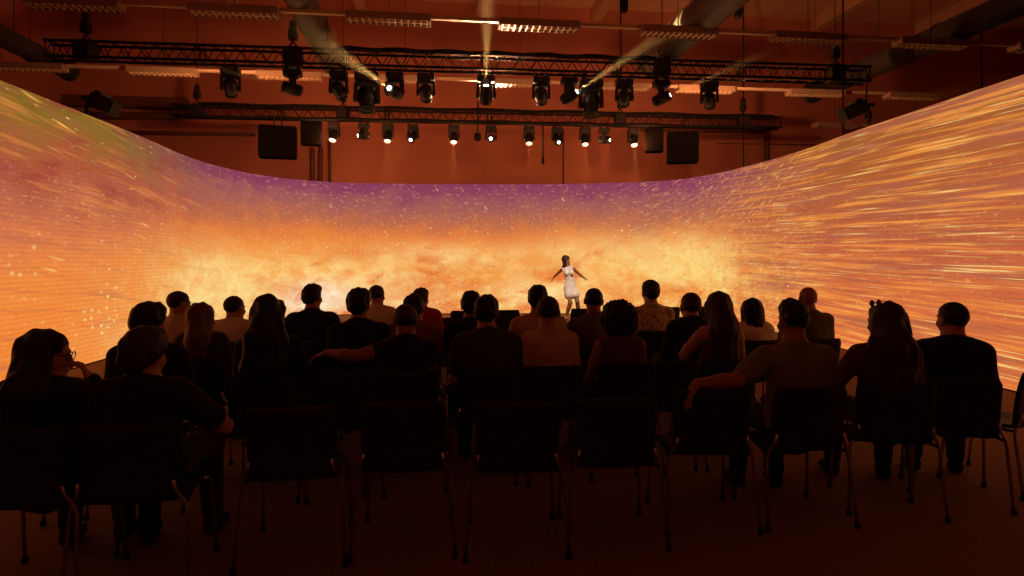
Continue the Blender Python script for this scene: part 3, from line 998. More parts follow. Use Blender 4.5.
# ================================================================== chairs
def make_chair():
    t = thing('stacking_chair', 'x', 'chair')
    # seat pan: curved shell
    def shell(fn, nu, nv, th, name):
        bm = bmesh.new()
        top = [[bm.verts.new(fn(i / nu, j / nv)[0]) for j in range(nv + 1)] for i in range(nu + 1)]
        bot = [[bm.verts.new(Vector(fn(i / nu, j / nv)[0]) + Vector(fn(i / nu, j / nv)[1]) * th) for j in range(nv + 1)] for i in range(nu + 1)]
        for i in range(nu):
            for j in range(nv):
                bm.faces.new((top[i][j], top[i + 1][j], top[i + 1][j + 1], top[i][j + 1])).smooth = True
                bm.faces.new((bot[i][j], bot[i][j + 1], bot[i + 1][j + 1], bot[i + 1][j])).smooth = True
        for i in range(nu):
            bm.faces.new((top[i][0], bot[i][0], bot[i + 1][0], top[i + 1][0]))
            bm.faces.new((top[i][nv], top[i + 1][nv], bot[i + 1][nv], bot[i][nv]))
        for j in range(nv):
            bm.faces.new((top[0][j], top[0][j + 1], bot[0][j + 1], bot[0][j]))
            bm.faces.new((top[nu][j], bot[nu][j], bot[nu][j + 1], top[nu][j + 1]))
        mb = MB(); mb.bm.free(); mb.bm = bm
        return mb.build(name, M['seat'], t)

    def rr(a, b, ex):       # rounded-rectangle squeeze of the width towards the ends
        return 1 - (1 - ex) * (abs(2 * b - 1) ** 6)

    def seat_fn(a, b):
        x = (a - 0.5) * 0.44 * rr(a, b, 0.86)
        y = -0.20 + b * 0.42
        z = 0.452 - 0.018 * math.sin(PI * a) * math.sin(PI * min(1, b * 1.1)) - (0.025 * max(0, (b - 0.8) / 0.2) ** 2)
        return Vector((x, y, z)), Vector((0, 0, -1))

    def back_fn(a, b):
        x = (a - 0.5) * 0.44 * (1 - 0.10 * max(0, (b - 0.75) / 0.25) ** 4 - 0.04 * (1 - b))
        z = 0.435 + b * 0.375
        y = -0.205 - 0.055 * b - 0.022 * math.sin(PI * a) + 0.012 * math.sin(PI * b)
        return Vector((x, y, z)), Vector((0, -1, 0.1))
    shell(seat_fn, 12, 12, 0.022, 'seat')
    shell(back_fn, 12, 12, 0.020, 'backrest')
    for s in (-1, 1):
        MB().tube([(s * 0.200, -0.262, 0.545), (s * 0.206, -0.256, 0.50), (s * 0.240, -0.232, 0.435), (s * 0.247, -0.232, 0.39), (s * 0.268, -0.285, 0.006)], 0.0095, 8).build('leg', M['chrome'], t)
        MB().tube([(s * 0.185, 0.06, 0.422), (s * 0.225, 0.15, 0.420), (s * 0.232, 0.175, 0.39), (s * 0.245, 0.215, 0.006)], 0.0095, 8).build('leg', M['chrome'], t)
        for y, x in ((-0.285, 0.268), (0.215, 0.245)):
            MB().lathe([(0.016, 0.0), (0.017, 0.018), (0.013, 0.03)], (s * x, y, 0), (0, 0, 1), 10).build('rubber_foot', M['rubber'], t)
    f = MB()
    for s in (-1, 1):
        f.tube([(s * 0.242, -0.228, 0.425), (s * 0.185, 0.06, 0.412)], 0.010, 6)
    f.tube([(-0.19, -0.12, 0.414), (0.19, -0.12, 0.414)], 0.010, 6)
    f.tube([(-0.185, 0.06, 0.412), (0.185, 0.06, 0.412)], 0.010, 6)
    f.build('seat_frame', M['black'], t)
    return t


chair0 = make_chair()
chair_used = [False]


def chair(x, y, yaw, label, group):
    o = chair0 if not chair_used[0] else copy_tree(chair0)
    chair_used[0] = True
    o.location = (x, y, 0)
    o.rotation_euler = (0, 0, yaw)
    tag(o, label, 'chair', group)
    return o


# ================================================================== bodies from blended volumes
def nrmv(v):
    v = np.asarray(v, float)
    return v / (np.linalg.norm(v) + 1e-9)


class Field:
    def __init__(self, lo, hi, h):
        self.h = h
        self.lo = np.asarray(lo, float)
        n = np.ceil((np.asarray(hi, float) - self.lo) / h).astype(int) + 1
        self.n = n
        self.ax = [self.lo[i] + h * np.arange(n[i]) for i in range(3)]
        self.F = np.full(n, 9.0, np.float32)

    def region(self, lo, hi):
        a = np.clip(np.floor((lo - self.lo) / self.h).astype(int), 0, self.n)
        b = np.clip(np.ceil((hi - self.lo) / self.h).astype(int) + 1, 0, self.n)
        if np.any(b <= a): return None
        sl = tuple(slice(a[i], b[i]) for i in range(3))
        P = np.meshgrid(*[self.ax[i][sl[i]] for i in range(3)], indexing='ij')
        return sl, np.stack(P, -1).astype(np.float32)

    def add(self, fn, lo, hi, k):
        m = k + 2.5 * self.h
        r = self.region(np.asarray(lo) - m, np.asarray(hi) + m)
        if r is None: return
        sl, P = r
        d = fn(P)
        a = self.F[sl]
        if k > 0:
            hh = np.maximum(k - np.abs(a - d), 0) / k
            self.F[sl] = np.minimum(a, d) - hh * hh * k * 0.25
        else:
            self.F[sl] = np.minimum(a, d)

    def whole(self):
        return np.stack(np.meshgrid(*self.ax, indexing='ij'), -1).astype(np.float32)

    def mesh(self, name):
        F = self.F
        F[0] = F[-1] = 1; F[:, 0] = F[:, -1] = 1; F[:, :, 0] = F[:, :, -1] = 1
        S = F < 0
        c = [S[i:F.shape[0] - 1 + i, j:F.shape[1] - 1 + j, k:F.shape[2] - 1 + k] for i in (0, 1) for j in (0, 1) for k in (0, 1)]
        cnt = sum(x.astype(np.int8) for x in c)
        act = np.argwhere((cnt > 0) & (cnt < 8))
        vid = np.full(cnt.shape, -1, np.int64)
        vid[tuple(act.T)] = np.arange(len(act))
        acc = np.zeros((len(act), 3)); num = np.zeros(len(act))
        offs = [(i, j, k) for i in (0, 1) for j in (0, 1) for k in (0, 1)]
        for a in range(8):
            for b in range(a + 1, 8):
                da = np.array(offs[a]); db = np.array(offs[b])
                if np.abs(da - db).sum() != 1: continue
                fa = F[tuple((act + da).T)]; fb = F[tuple((act + db).T)]
                x = (fa < 0) != (fb < 0)
                t = fa[x] / (fa[x] - fb[x])
                acc[x] += da + (db - da) * t[:, None]
                num[x] += 1
        V_ = self.lo + (act + acc / num[:, None]) * self.h
        quads = []
        for ax in range(3):
            s0 = [slice(None)] * 3; s1 = [slice(None)] * 3
            s0[ax] = slice(0, -1); s1[ax] = slice(1, None)
            E = np.argwhere(S[tuple(s0)] != S[tuple(s1)])
            o1, o2 = [(1, 2), (2, 0), (0, 1)][ax]
            d1 = np.zeros(3, int); d1[o1] = 1
            d2 = np.zeros(3, int); d2[o2] = 1
            q = np.stack([vid[tuple((E - d1 - d2).T)], vid[tuple((E - d2).T)], vid[tuple(E.T)], vid[tuple((E - d1).T)]], -1)
            fl = ~S[tuple(E.T)]
            q[fl] = q[fl][:, ::-1]
            quads.append(q)
        Q = np.concatenate(quads)
        # light smoothing
        for _ in range(1):
            s_ = np.zeros_like(V_); n_ = np.zeros(len(V_))
            for a, b in ((0, 1), (1, 2), (2, 3), (3, 0)):
                np.add.at(s_, Q[:, a], V_[Q[:, b]]); np.add.at(n_, Q[:, a], 1)
                np.add.at(s_, Q[:, b], V_[Q[:, a]]); np.add.at(n_, Q[:, b], 1)
            V_ = V_ * 0.5 + 0.5 * s_ / np.maximum(n_, 1)[:, None]
        me = bpy.data.meshes.new(name)
        me.vertices.add(len(V_)); me.vertices.foreach_set('co', V_.astype(np.float32).ravel())
        me.loops.add(len(Q) * 4); me.loops.foreach_set('vertex_index', Q.astype(np.int32).ravel())
        me.polygons.add(len(Q)); me.polygons.foreach_set('loop_start', np.arange(0, len(Q) * 4, 4, dtype=np.int32))
        me.polygons.foreach_set('loop_total', np.full(len(Q), 4, np.int32))
        me.polygons.foreach_set('use_smooth', np.ones(len(Q), bool))
        me.update(); me.validate()
        return me


def cone(a, b, ra, rb, k=0.02, flat=None, fax=(0, 1, 0)):
    "tapered capsule, optionally flattened along an axis"
    a = np.asarray(a, np.float32); b = np.asarray(b, np.float32)
    R_ = max(ra, rb)
    f = 1.0 if flat is None else flat
    n = nrmv(fax).astype(np.float32)
    sc_ = 1.0 if flat is None else (1 + f) / 2

    def fn(P):
        pa = P - a; ba = b - a
        if flat is not None:
            pa = pa + (pa @ n)[..., None] * n * (1 / f - 1)
            ba2 = ba + (ba @ n) * n * (1 / f - 1)
        else:
            ba2 = ba
        t = np.clip((pa @ ba2) / max(float(ba2 @ ba2), 1e-9), 0, 1)
        d = np.sqrt(((pa - t[..., None] * ba2) ** 2).sum(-1)) - (ra + (rb - ra) * t)
        return d * sc_
    return fn, np.minimum(a, b) - R_, np.maximum(a, b) + R_, k


def ell(c, r, rot=None, k=0.015):
    c = np.asarray(c, np.float32); r = np.asarray(r, np.float32)
    Rm = np.eye(3, dtype=np.float32) if rot is None else np.asarray(rot, np.float32)

    def fn(P):
        q = (P - c) @ Rm          # into the local frame
        k0 = np.sqrt(((q / r) ** 2).sum(-1)); k1 = np.sqrt(((q / (r * r)) ** 2).sum(-1)) + 1e-6
        return k0 * (k0 - 1) / k1
    m = float(r.max())
    return fn, c - m, c + m, k


def fill(prims, h, pad=0.03, off=0.0, post=None, name='mesh', kmin=None):
    lo = np.min([p[1] for p in prims], 0) - pad - abs(off)
    hi = np.max([p[2] for p in prims], 0) + pad + abs(off)
    F = Field(lo, hi, h)
    for fn, l_, h_, k in prims:
        F.add(fn, l_ - abs(off), h_ + abs(off), k)
    if off: F.F -= off
    if post is not None:
        post(F)
    return F.mesh(name)


def hand_prims(wr, d, up, side, curl=0.5, s=1.0, thumb=0.3):
    """palm, four fingers and a thumb; d along the hand, up = back of the hand, side = towards the thumb"""
    wr = np.asarray(wr, float); d = nrmv(d); up = np.asarray(up, float); up = nrmv(up - d * (up @ d))
    lat = np.cross(d, up)
    if lat @ np.asarray(side, float) < 0: lat = -lat
    pr = [cone(wr, wr + d * 0.02 * s, 0.026 * s, 0.03 * s, 0.02, 0.62, up),
          cone(wr + d * 0.03 * s + lat * 0.012 * s, wr + d * 0.08 * s + lat * 0.018 * s, 0.026 * s, 0.022 * s, 0.012, 0.5, up),
          cone(wr + d * 0.03 * s - lat * 0.012 * s, wr + d * 0.075 * s - lat * 0.018 * s, 0.026 * s, 0.021 * s, 0.012, 0.5, up)]
    for i, (o, L) in enumerate(((0.030, 0.070), (0.010, 0.080), (-0.011, 0.074), (-0.031, 0.058))):
        p0 = wr + d * (0.088 - abs(o) * 0.25) * s + lat * o * s
        a1, a2, a3 = curl * (0.5 + 0.08 * i), curl * (1.2 + 0.08 * i), curl * (1.7 + 0.08 * i)
        spread = lat * (o * 2.2)
        p = p0
        for L_, an, r0, r1 in ((0.45, a1, 0.0092, 0.0088), (0.32, a2, 0.0088, 0.008), (0.23, a3, 0.008, 0.0068)):
            dd = nrmv(d * math.cos(an) - up * math.sin(an) + spread)
            q = p + dd * L * L_ * s
            pr.append(cone(p, q, r0 * s, r1 * s, 0.004))
            p = q
    p0 = wr + d * 0.022 * s + lat * 0.022 * s
    p1 = p0 + nrmv(d * 0.7 + lat * 0.75 - up * thumb) * 0.042 * s
    p2 = p1 + nrmv(d * 0.95 + lat * 0.35 - up * (thumb + 0.1)) * 0.036 * s
    pr += [cone(p0, p1, 0.013 * s, 0.0105 * s, 0.010), cone(p1, p2, 0.0105 * s, 0.0085 * s, 0.004)]
    return pr


def rot_m(yaw, pitch, roll):
    return np.array(Euler((pitch, roll, yaw), 'XYZ').to_matrix())


def head_prims(hc, Rm, s=1.0, fem=False):
    L = lambda p: np.asarray(hc) + Rm @ (np.asarray(p, float) * s)
    E = lambda c, r, k=0.015: ell(L(c), np.asarray(r) * s, Rm, k)
    jw = 0.056 if fem else 0.062
    pr = [E((0, -0.012, 0.030), (0.077, 0.097, 0.086)), E((0, 0.022, -0.035), (jw, 0.070, 0.078), 0.03),
          E((0, 0.062, -0.096), (0.024, 0.022, 0.018), 0.03)]
    for x in (-1, 1):
        pr.append(E((x * 0.079, -0.008, -0.006), (0.011, 0.021, 0.032), 0.008))
        pr.append(E((x * 0.082, -0.012, 0.008), (0.009, 0.018, 0.020), 0.006))
        pr.append(E((x * 0.040, 0.066, -0.028), (0.024, 0.020, 0.020), 0.02))
        pr.append(cone(L((x * 0.014, 0.087, 0.024)), L((x * 0.046, 0.078, 0.024)), 0.008 * s, 0.007 * s, 0.012))
        pr.append(E((x * 0.031, 0.0765, 0.003), (0.013, 0.012, 0.010), 0.004))
    pr += [cone(L((0, 0.088, 0.012)), L((0, 0.108, -0.030)), 0.008 * s, 0.0125 * s, 0.010),
           E((0.010, 0.098, -0.034), (0.009, 0.010, 0.007), 0.005), E((-0.010, 0.098, -0.034), (0.009, 0.010, 0.007), 0.005),
           E((0, 0.088, -0.057), (0.023, 0.010, 0.006), 0.004), E((0, 0.087, -0.067), (0.021, 0.010, 0.007), 0.004)]
    return pr


def wob(P, f, a, seed):
    x, y, z = P[..., 0], P[..., 1], P[..., 2]
    s = seed * 1.7
    return a * (np.sin(x * f + s) * np.sin(y * f * 1.1 + 2 * s) + np.sin(z * f * 0.9 + s * 3) * np.sin(x * f * 1.7 + y * f * 0.6 + s))


def hair_mesh(style, hc, Rm, s, back_y, seed, sw=0.18):
    L = lambda p: np.asarray(hc) + Rm @ (np.asarray(p, float) * s)
    E = lambda c, r, k=0.015: ell(L(c), np.asarray(r) * s, Rm, k)
    hc = np.asarray(hc)
    pr = []
    thr, amp, f = -0.030, 0.003, 70
    if style == 'crop':
        pr = [E((0, -0.015, 0.033), (0.081, 0.100, 0.088))]; amp = 0.0015
    elif style == 'buzz':
        pr = [E((0, -0.014, 0.031), (0.0785, 0.0985, 0.0872))]; amp = 0.0006
    elif style == 'short':
        pr = [E((0, -0.018, 0.038), (0.086, 0.106, 0.092)), E((0, 0.03, 0.085), (0.065, 0.06, 0.04), 0.03), E((0, -0.07, -0.01), (0.066, 0.045, 0.055), 0.03)]; amp = 0.004
    elif style == 'full':
        pr = [E((0, -0.02, 0.046), (0.098, 0.112, 0.100)), E((0, 0.02, 0.10), (0.08, 0.08, 0.045), 0.03), E((0, -0.07, -0.015), (0.076, 0.05, 0.06), 0.03)]; amp = 0.004; f = 60; thr = -0.034
    elif style == 'quiff':
        pr = [E((0, -0.015, 0.034), (0.080, 0.099, 0.088)), E((0, 0.00, 0.085), (0.078, 0.09, 0.055), 0.02), E((0.01, 0.05, 0.115), (0.05, 0.045, 0.035), 0.02)]; amp = 0.004; f = 105
    elif style == 'afro':
        pr = [E((0, -0.03, 0.045), (0.128, 0.128, 0.118)), E((0, -0.05, -0.03), (0.115, 0.09, 0.08), 0.04)]; amp = 0.011; f = 75; thr = -0.06
    elif style == 'bun':
        pr = [E((0, -0.018, 0.036), (0.083, 0.103, 0.090)), E((0, -0.115, 0.03), (0.045, 0.045, 0.045), 0.02)]; amp = 0.003
    elif style == 'pony':
        pr = [E((0, -0.018, 0.036), (0.083, 0.103, 0.090)), cone(L((0, -0.11, 0.04)), L((0.015, -0.16, 0.0)), 0.03, 0.035, 0.02),
              cone(L((0.015, -0.16, 0.0)), hc + np.array([0.02, -0.16, -0.22]), 0.036, 0.016, 0.02)]; amp = 0.005
    elif style in ('long', 'wavy', 'verylong', 'bob'):
        ln = {'long': 0.34, 'wavy': 0.32, 'verylong': 0.46, 'bob': 0.17}[style]
        wd = {'long': 0.088, 'wavy': 0.135, 'verylong': 0.098, 'bob': 0.095}[style]
        top = hc + Rm @ (np.array([0, -0.045, 0.02]) * s)
        end = np.array([hc[0] * 0.6, back_y - 0.035, hc[2] - ln])
        mid_ = np.array([hc[0], min(top[1] - 0.03, back_y - 0.02), hc[2] - 0.15])
        if style == 'bob':
            mid_ = np.array([hc[0], top[1] - 0.015, hc[2] - 0.09]); end = np.array([hc[0], top[1] - 0.025, hc[2] - ln])
        pr = [E((0, -0.02, 0.038), (0.090, 0.108, 0.093)),
              cone(top, mid_, 0.088, wd * 0.92, 0.03, 0.75), cone(mid_, end, wd * 0.92, wd * {'verylong': 0.98, 'wavy': 1.05}.get(style, 0.85), 0.03, 0.5)]
        for x in (-1, 1):
            pr.append(cone(L((x * 0.075, 0.0, 0.02)), np.array([hc[0] + x * wd * 0.85, mid_[1] + 0.05, hc[2] - 0.17]), 0.03, 0.028, 0.03))
        amp, f = (0.010, 42) if style == 'wavy' else (0.004, 55)
        thr = None

    def post(F):
        P = F.whole()
        if style in ('long', 'wavy', 'verylong', 'bob'):
            Q = P.copy(); Q[..., 2] *= 0.22 if style != 'wavy' else 0.6
            F.F += wob(Q, f, amp, seed)
        else:
            F.F += wob(P, f, amp, seed)
        q = (P - hc.astype(np.float32)) @ Rm.astype(np.float32) / s
        if thr is not None:
            pl = -(q[..., 2] * 0.9 - q[..., 1] * 0.8 - thr - 0.024 * np.clip(q[..., 1] / 0.05, 0, 1)) * s * 0.8
            keep_back = np.where((q[..., 1] < -0.10) & (style in ('pony', 'bun')), -1.0, pl)
            F.F = np.maximum(F.F, keep_back)
        fc = np.array([0, 0.088, -0.028]); fr = np.array([0.062, 0.075, 0.088])
        e = (q - fc) / fr
        F.F = np.maximum(F.F, (1 - np.sqrt((e ** 2).sum(-1))) * 0.06)
    return fill(pr, 0.0085, 0.05, 0, post, 'hair')


SKIN = {'fair': mat('fair_skin', (0.50, 0.25, 0.17), 0.55, var=0.08, scale=30, spec=0.4), 'tan': mat('tanned_skin', (0.36, 0.16, 0.095), 0.55, var=0.08, scale=30, spec=0.4),
        'dark': mat('brown_skin', (0.16, 0.065, 0.035), 0.5, var=0.08, scale=30, spec=0.4)}
HAIRM = {'black': mat('black_hair', (0.012, 0.008, 0.007), 0.5, var=0.5, scale=90, bump=0.4, bscale=160, stretch=(1, 1, 0.15)),
         'brown': mat('brown_hair', (0.04, 0.018, 0.009), 0.5, var=0.5, scale=90, bump=0.4, bscale=160, stretch=(1, 1, 0.15)),
         'light': mat('light_brown_hair', (0.14, 0.07, 0.03), 0.5, var=0.45, scale=90, bump=0.4, bscale=160, stretch=(1, 1, 0.15)),
         'grey': mat('greying_hair', (0.10, 0.075, 0.055), 0.6, var=0.4, scale=90, bump=0.3, bscale=160)}
_cl = {}


def cloth(col):
    if col not in _cl:
        c = {'black': (0.018, 0.014, 0.014), 'charcoal': (0.05, 0.045, 0.042), 'olive': (0.14, 0.12, 0.075), 'greygreen': (0.20, 0.20, 0.16), 'tan': (0.58, 0.43, 0.28), 'white': (0.84, 0.79, 0.72),
             'cream': (0.72, 0.60, 0.44), 'red': (0.45, 0.03, 0.05), 'brown': (0.12, 0.055, 0.03), 'navy': (0.02, 0.022, 0.04), 'denim': (0.035, 0.04, 0.06), 'rust': (0.20, 0.07, 0.035), 'print': (0.62, 0.46, 0.28),
             'sole': (0.25, 0.22, 0.2)}[col]
        _cl[col] = mat(col + '_cloth', c, 0.9, var=0.7 if col == 'print' else 0.15, scale=28 if col == 'print' else 10, bump=0.35, bscale=30, spec=0.1, sheen=0.15)
    return _cl[col]


def build_person(root, J, o):
    """J: joint positions in the person's own frame; o: options"""
    h = o.get('h', 0.0115)
    fem = o.get('fem', False)
    g = o.get('girth', 1.0)
    sw = o['sw']
    A = lambda k: np.asarray(J[k], float)
    hip, waist, chest, neck, head = A('pelvis'), A('waist'), A('chest'), A('neck'), A('head')
    Rm = o['headrot']
    hs = o.get('hs', 1.0)
    shl, shr = A('sh_l'), A('sh_r')
    fw = nrmv(o.get('front', (0, 1, 0)))
    wr_ = (0.150 if not fem else 0.145) * g
    torso = [cone(hip, waist, (0.165 if not fem else 0.172) * g, wr_ * 0.95, 0.03, 0.68, fw), cone(waist, chest, wr_ * 0.93, (0.165 if not fem else 0.145) * g, 0.03, 0.66, fw),
             cone(shl + (shr - shl) * 0.12, shr + (shl - shr) * 0.12, 0.062 * g, 0.062 * g, 0.05),
             cone(chest + (shl - chest) * 0.55 + np.array([0, 0, 0.01]), neck + np.array([0, 0, 0.035]), 0.045 * g, 0.05, 0.045), cone(chest + (shr - chest) * 0.55 + np.array([0, 0, 0.01]), neck + np.array([0, 0, 0.035]), 0.045 * g, 0.05, 0.045)]
    if fem:
        for s in (-1, 1):
            torso.append(ell(chest + fw * 0.085 + np.array([s * 0.07, 0, -0.02]), (0.055 * g, 0.040, 0.05), None, 0.05))
    nk = [cone(neck + np.array([0, 0, -0.02]), head + Rm @ np.array([0, -0.022, -0.06]) * hs, 0.053 if not fem else 0.046, 0.050 if not fem else 0.043, 0.03)]
    arms, sleeves, hands = [], [], []
    for s in ('l', 'r'):
        a, b, c = A('sh_' + s), A('el_' + s), A('wr_' + s)
        k_ = (0.9 if fem else 1.0) * (0.5 + 0.5 * g)
        arms += [cone(a, a + (b - a) * 0.5, 0.054 * k_, 0.049 * k_, 0.03), cone(a + (b - a) * 0.5, b, 0.049 * k_, 0.040 * k_, 0.02), cone(b, b + (c - b) * 0.35, 0.041 * k_, 0.043 * k_, 0.02), cone(b + (c - b) * 0.35, c, 0.043 * k_, 0.027 * k_, 0.02)]
        hd = o.get('hand_' + s) or dict(d=(c - b), up=(0, 0, 1), side=(1, 0, 0) if s == 'l' else (-1, 0, 0), curl=0.5)
        hands += hand_prims(c, hd['d'], hd['up'], hd['side'], hd.get('curl', 0.5), 0.9 if fem else 1.0)
        sl = o.get('sleeve', 'short')
        if sl == 'short': e = a + (b - a) * 0.68; sleeves += [cone(a, e, 0.062 * k_, 0.056 * k_, 0.03)]
        elif sl == 'long': sleeves += [cone(a, b, 0.058 * k_, 0.048 * k_, 0.03), cone(b, b + (c - b) * 0.93, 0.047 * k_, 0.034 * k_, 0.02)]
        elif sl == 'elbow': sleeves += [cone(a, a + (b - a) * 0.95, 0.064 * k_, 0.056 * k_, 0.03)]
        elif sl == 'cap': sleeves += [cone(a, a + (b - a) * 0.22, 0.058 * k_, 0.056 * k_, 0.03)]
    legs, feet, trous = [], [], []
    for s in ('l', 'r'):
        a, b, c, d = A('hp_' + s), A('kn_' + s), A('an_' + s), A('to_' + s)
        legs += [cone(a, b, 0.082 * g, 0.056, 0.03), cone(b, b + (c - b) * 0.35, 0.054, 0.056, 0.02), cone(b + (c - b) * 0.35, c, 0.056, 0.036, 0.02)]
        feet += [cone(c, c + (d - c) * 0.15 + np.array([0, 0, -0.03]), 0.038, 0.036, 0.02), cone(c + np.array([0, 0, -0.045]), d, 0.034, 0.030, 0.02, 0.9, (0, 0, 1))]
        tl = o.get('trouser', 0.92)
        if tl > 0.5:
            trous += [cone(a, b, 0.090 * g, 0.066, 0.03), cone(b, b + (c - b) * tl, 0.066, 0.052, 0.02)]
        else:
            trous += [cone(a, a + (b - a) * (0.46 + tl * 0.3), 0.092 * g, 0.080 + o.get('flare', 0), 0.03 if o.get('flare', 0) == 0 else 0.09)]
    parts = {}
    body = fill(hands + head_prims(head, Rm, hs, fem) + nk + torso + arms + legs + feet, h, 0.03, 0, None, 'body')
    parts['body'] = (body, SKIN[o.get('skin', 'fair')])
    # shirt
    cut_lo = o.get('hem', hip[2] - 0.06)
    nb = neck
    low = o.get('neckline', -0.022)

    def post_shirt(F):
        P = F.whole()
        F.F += wob(P, 22, 0.0035 if o.get('fit', 1) > 0.01 else 0.001, o['seed'])
        nz = nrmv(np.array([0, 0.45, 1.0]))
        pl = (P - (nb + np.array([0, 0.0, 0.018 - low])).astype(np.float32)) @ nz.astype(np.float32)
        r = np.sqrt(((P[..., :2] - nb[:2].astype(np.float32)) ** 2).sum(-1))
        F.F = np.maximum(F.F, np.where(r < (0.17 if low < 0.03 else 0.30), pl, -1))
        F.F = np.maximum(F.F, cut_lo - P[..., 2])
    if o.get('shirt'):
        parts['shirt'] = (fill(torso + sleeves, h, 0.04, o.get('fit', 0.012), post_shirt, 'shirt'), cloth(o['shirt']))
    if o.get('pants'):
        pel = [cone(hip + np.array([0, 0, -0.01]), hip + (waist - hip) * 0.3, 0.168 * g, 0.160 * g, 0.03, 0.70, fw)]
        zt = hip[2] + 0.10

        def post_p(F):
            P = F.whole()
            F.F += wob(P, 26, 0.003, o['seed'] + 3)
            F.F = np.maximum(F.F, P[..., 2] - zt)
        parts['trousers' if o.get('trouser', 0.92) > 0.5 else 'shorts'] = (fill(pel + trous, 0.0125, 0.04, 0.005, post_p, 'trousers'), cloth(o['pants']))
    made = {}
    for nm, (me, m_) in parts.items():
        me.materials.append(m_)
        ob = bpy.data.objects.new(nm, me); C.objects.link(ob); ob.parent = root
        made[nm] = ob
    if o.get('shoes', True):
        for s in ('l', 'r'):
            c, d = A('an_' + s), A('to_' + s)
            up = fill([cone(c + np.array([0, 0, -0.025]), c + np.array([0, 0, -0.05]), 0.046, 0.044, 0.02), cone(c + np.array([0, 0, -0.05]), d, 0.042, 0.037, 0.02, 0.9, (0, 0, 1))], 0.011, 0.03, 0.004,
                      lambda F: setattr(F, 'F', np.maximum(F.F, -(F.whole()[..., 2] - (d[2] - 0.036)))), 'shoe')
            up.materials.append(cloth(o.get('shoe', 'black')))
            ob = bpy.data.objects.new('shoe', up); C.objects.link(ob); ob.parent = root
    if o.get('hair') and o['hair'] != 'none':
        hm = hair_mesh(o['hair'], head, Rm, hs, chest[1] - 0.115 * g, o['seed'], sw)
        hm.materials.append(HAIRM[o.get('hairc', 'black')])
        ob = bpy.data.objects.new('hair', hm); C.objects.link(ob); ob.parent = root
    if o.get('glasses'):
        Lq = lambda p: Vector(head + Rm @ (np.asarray(p, float) * hs))
        gm = MB()
        z0, y0 = (0.004, 0.100) if o['glasses'] == 'on' else (0.126, 0.05)
        for s in (-1, 1):
            pts = [Lq((s * 0.033 + 0.024 * math.cos(a), y0, z0 + 0.019 * math.sin(a))) for a in [2 * PI * k / 14 for k in range(15)]]
            gm.tube(pts, 0.0022, 6, False)
            gm.tube([Lq((s * 0.057, y0, z0 + 0.006)), Lq((s * 0.084, y0 - 0.03, z0 + 0.008)), Lq((s * 0.088, -0.02 if z0 < 0.05 else 0.0, z0 + 0.002))], 0.0025, 6)
            if o['glasses'] != 'on':
                gm.lathe([(0.022, -0.001), (0.022, 0.001)], Lq((s * 0.033, y0, z0)), Vector(Rm @ np.array([0, 1, 0])), 14)
        gm.tube([Lq((-0.010, y0, z0 + 0.004)), Lq((0.010, y0, z0 + 0.004))], 0.0025, 6)
        gm.build('glasses' if o['glasses'] == 'on' else 'sunglasses', M['plastic'], root)
    return made


DANCER = np.array([1.52, 16.35])
PN = [0]


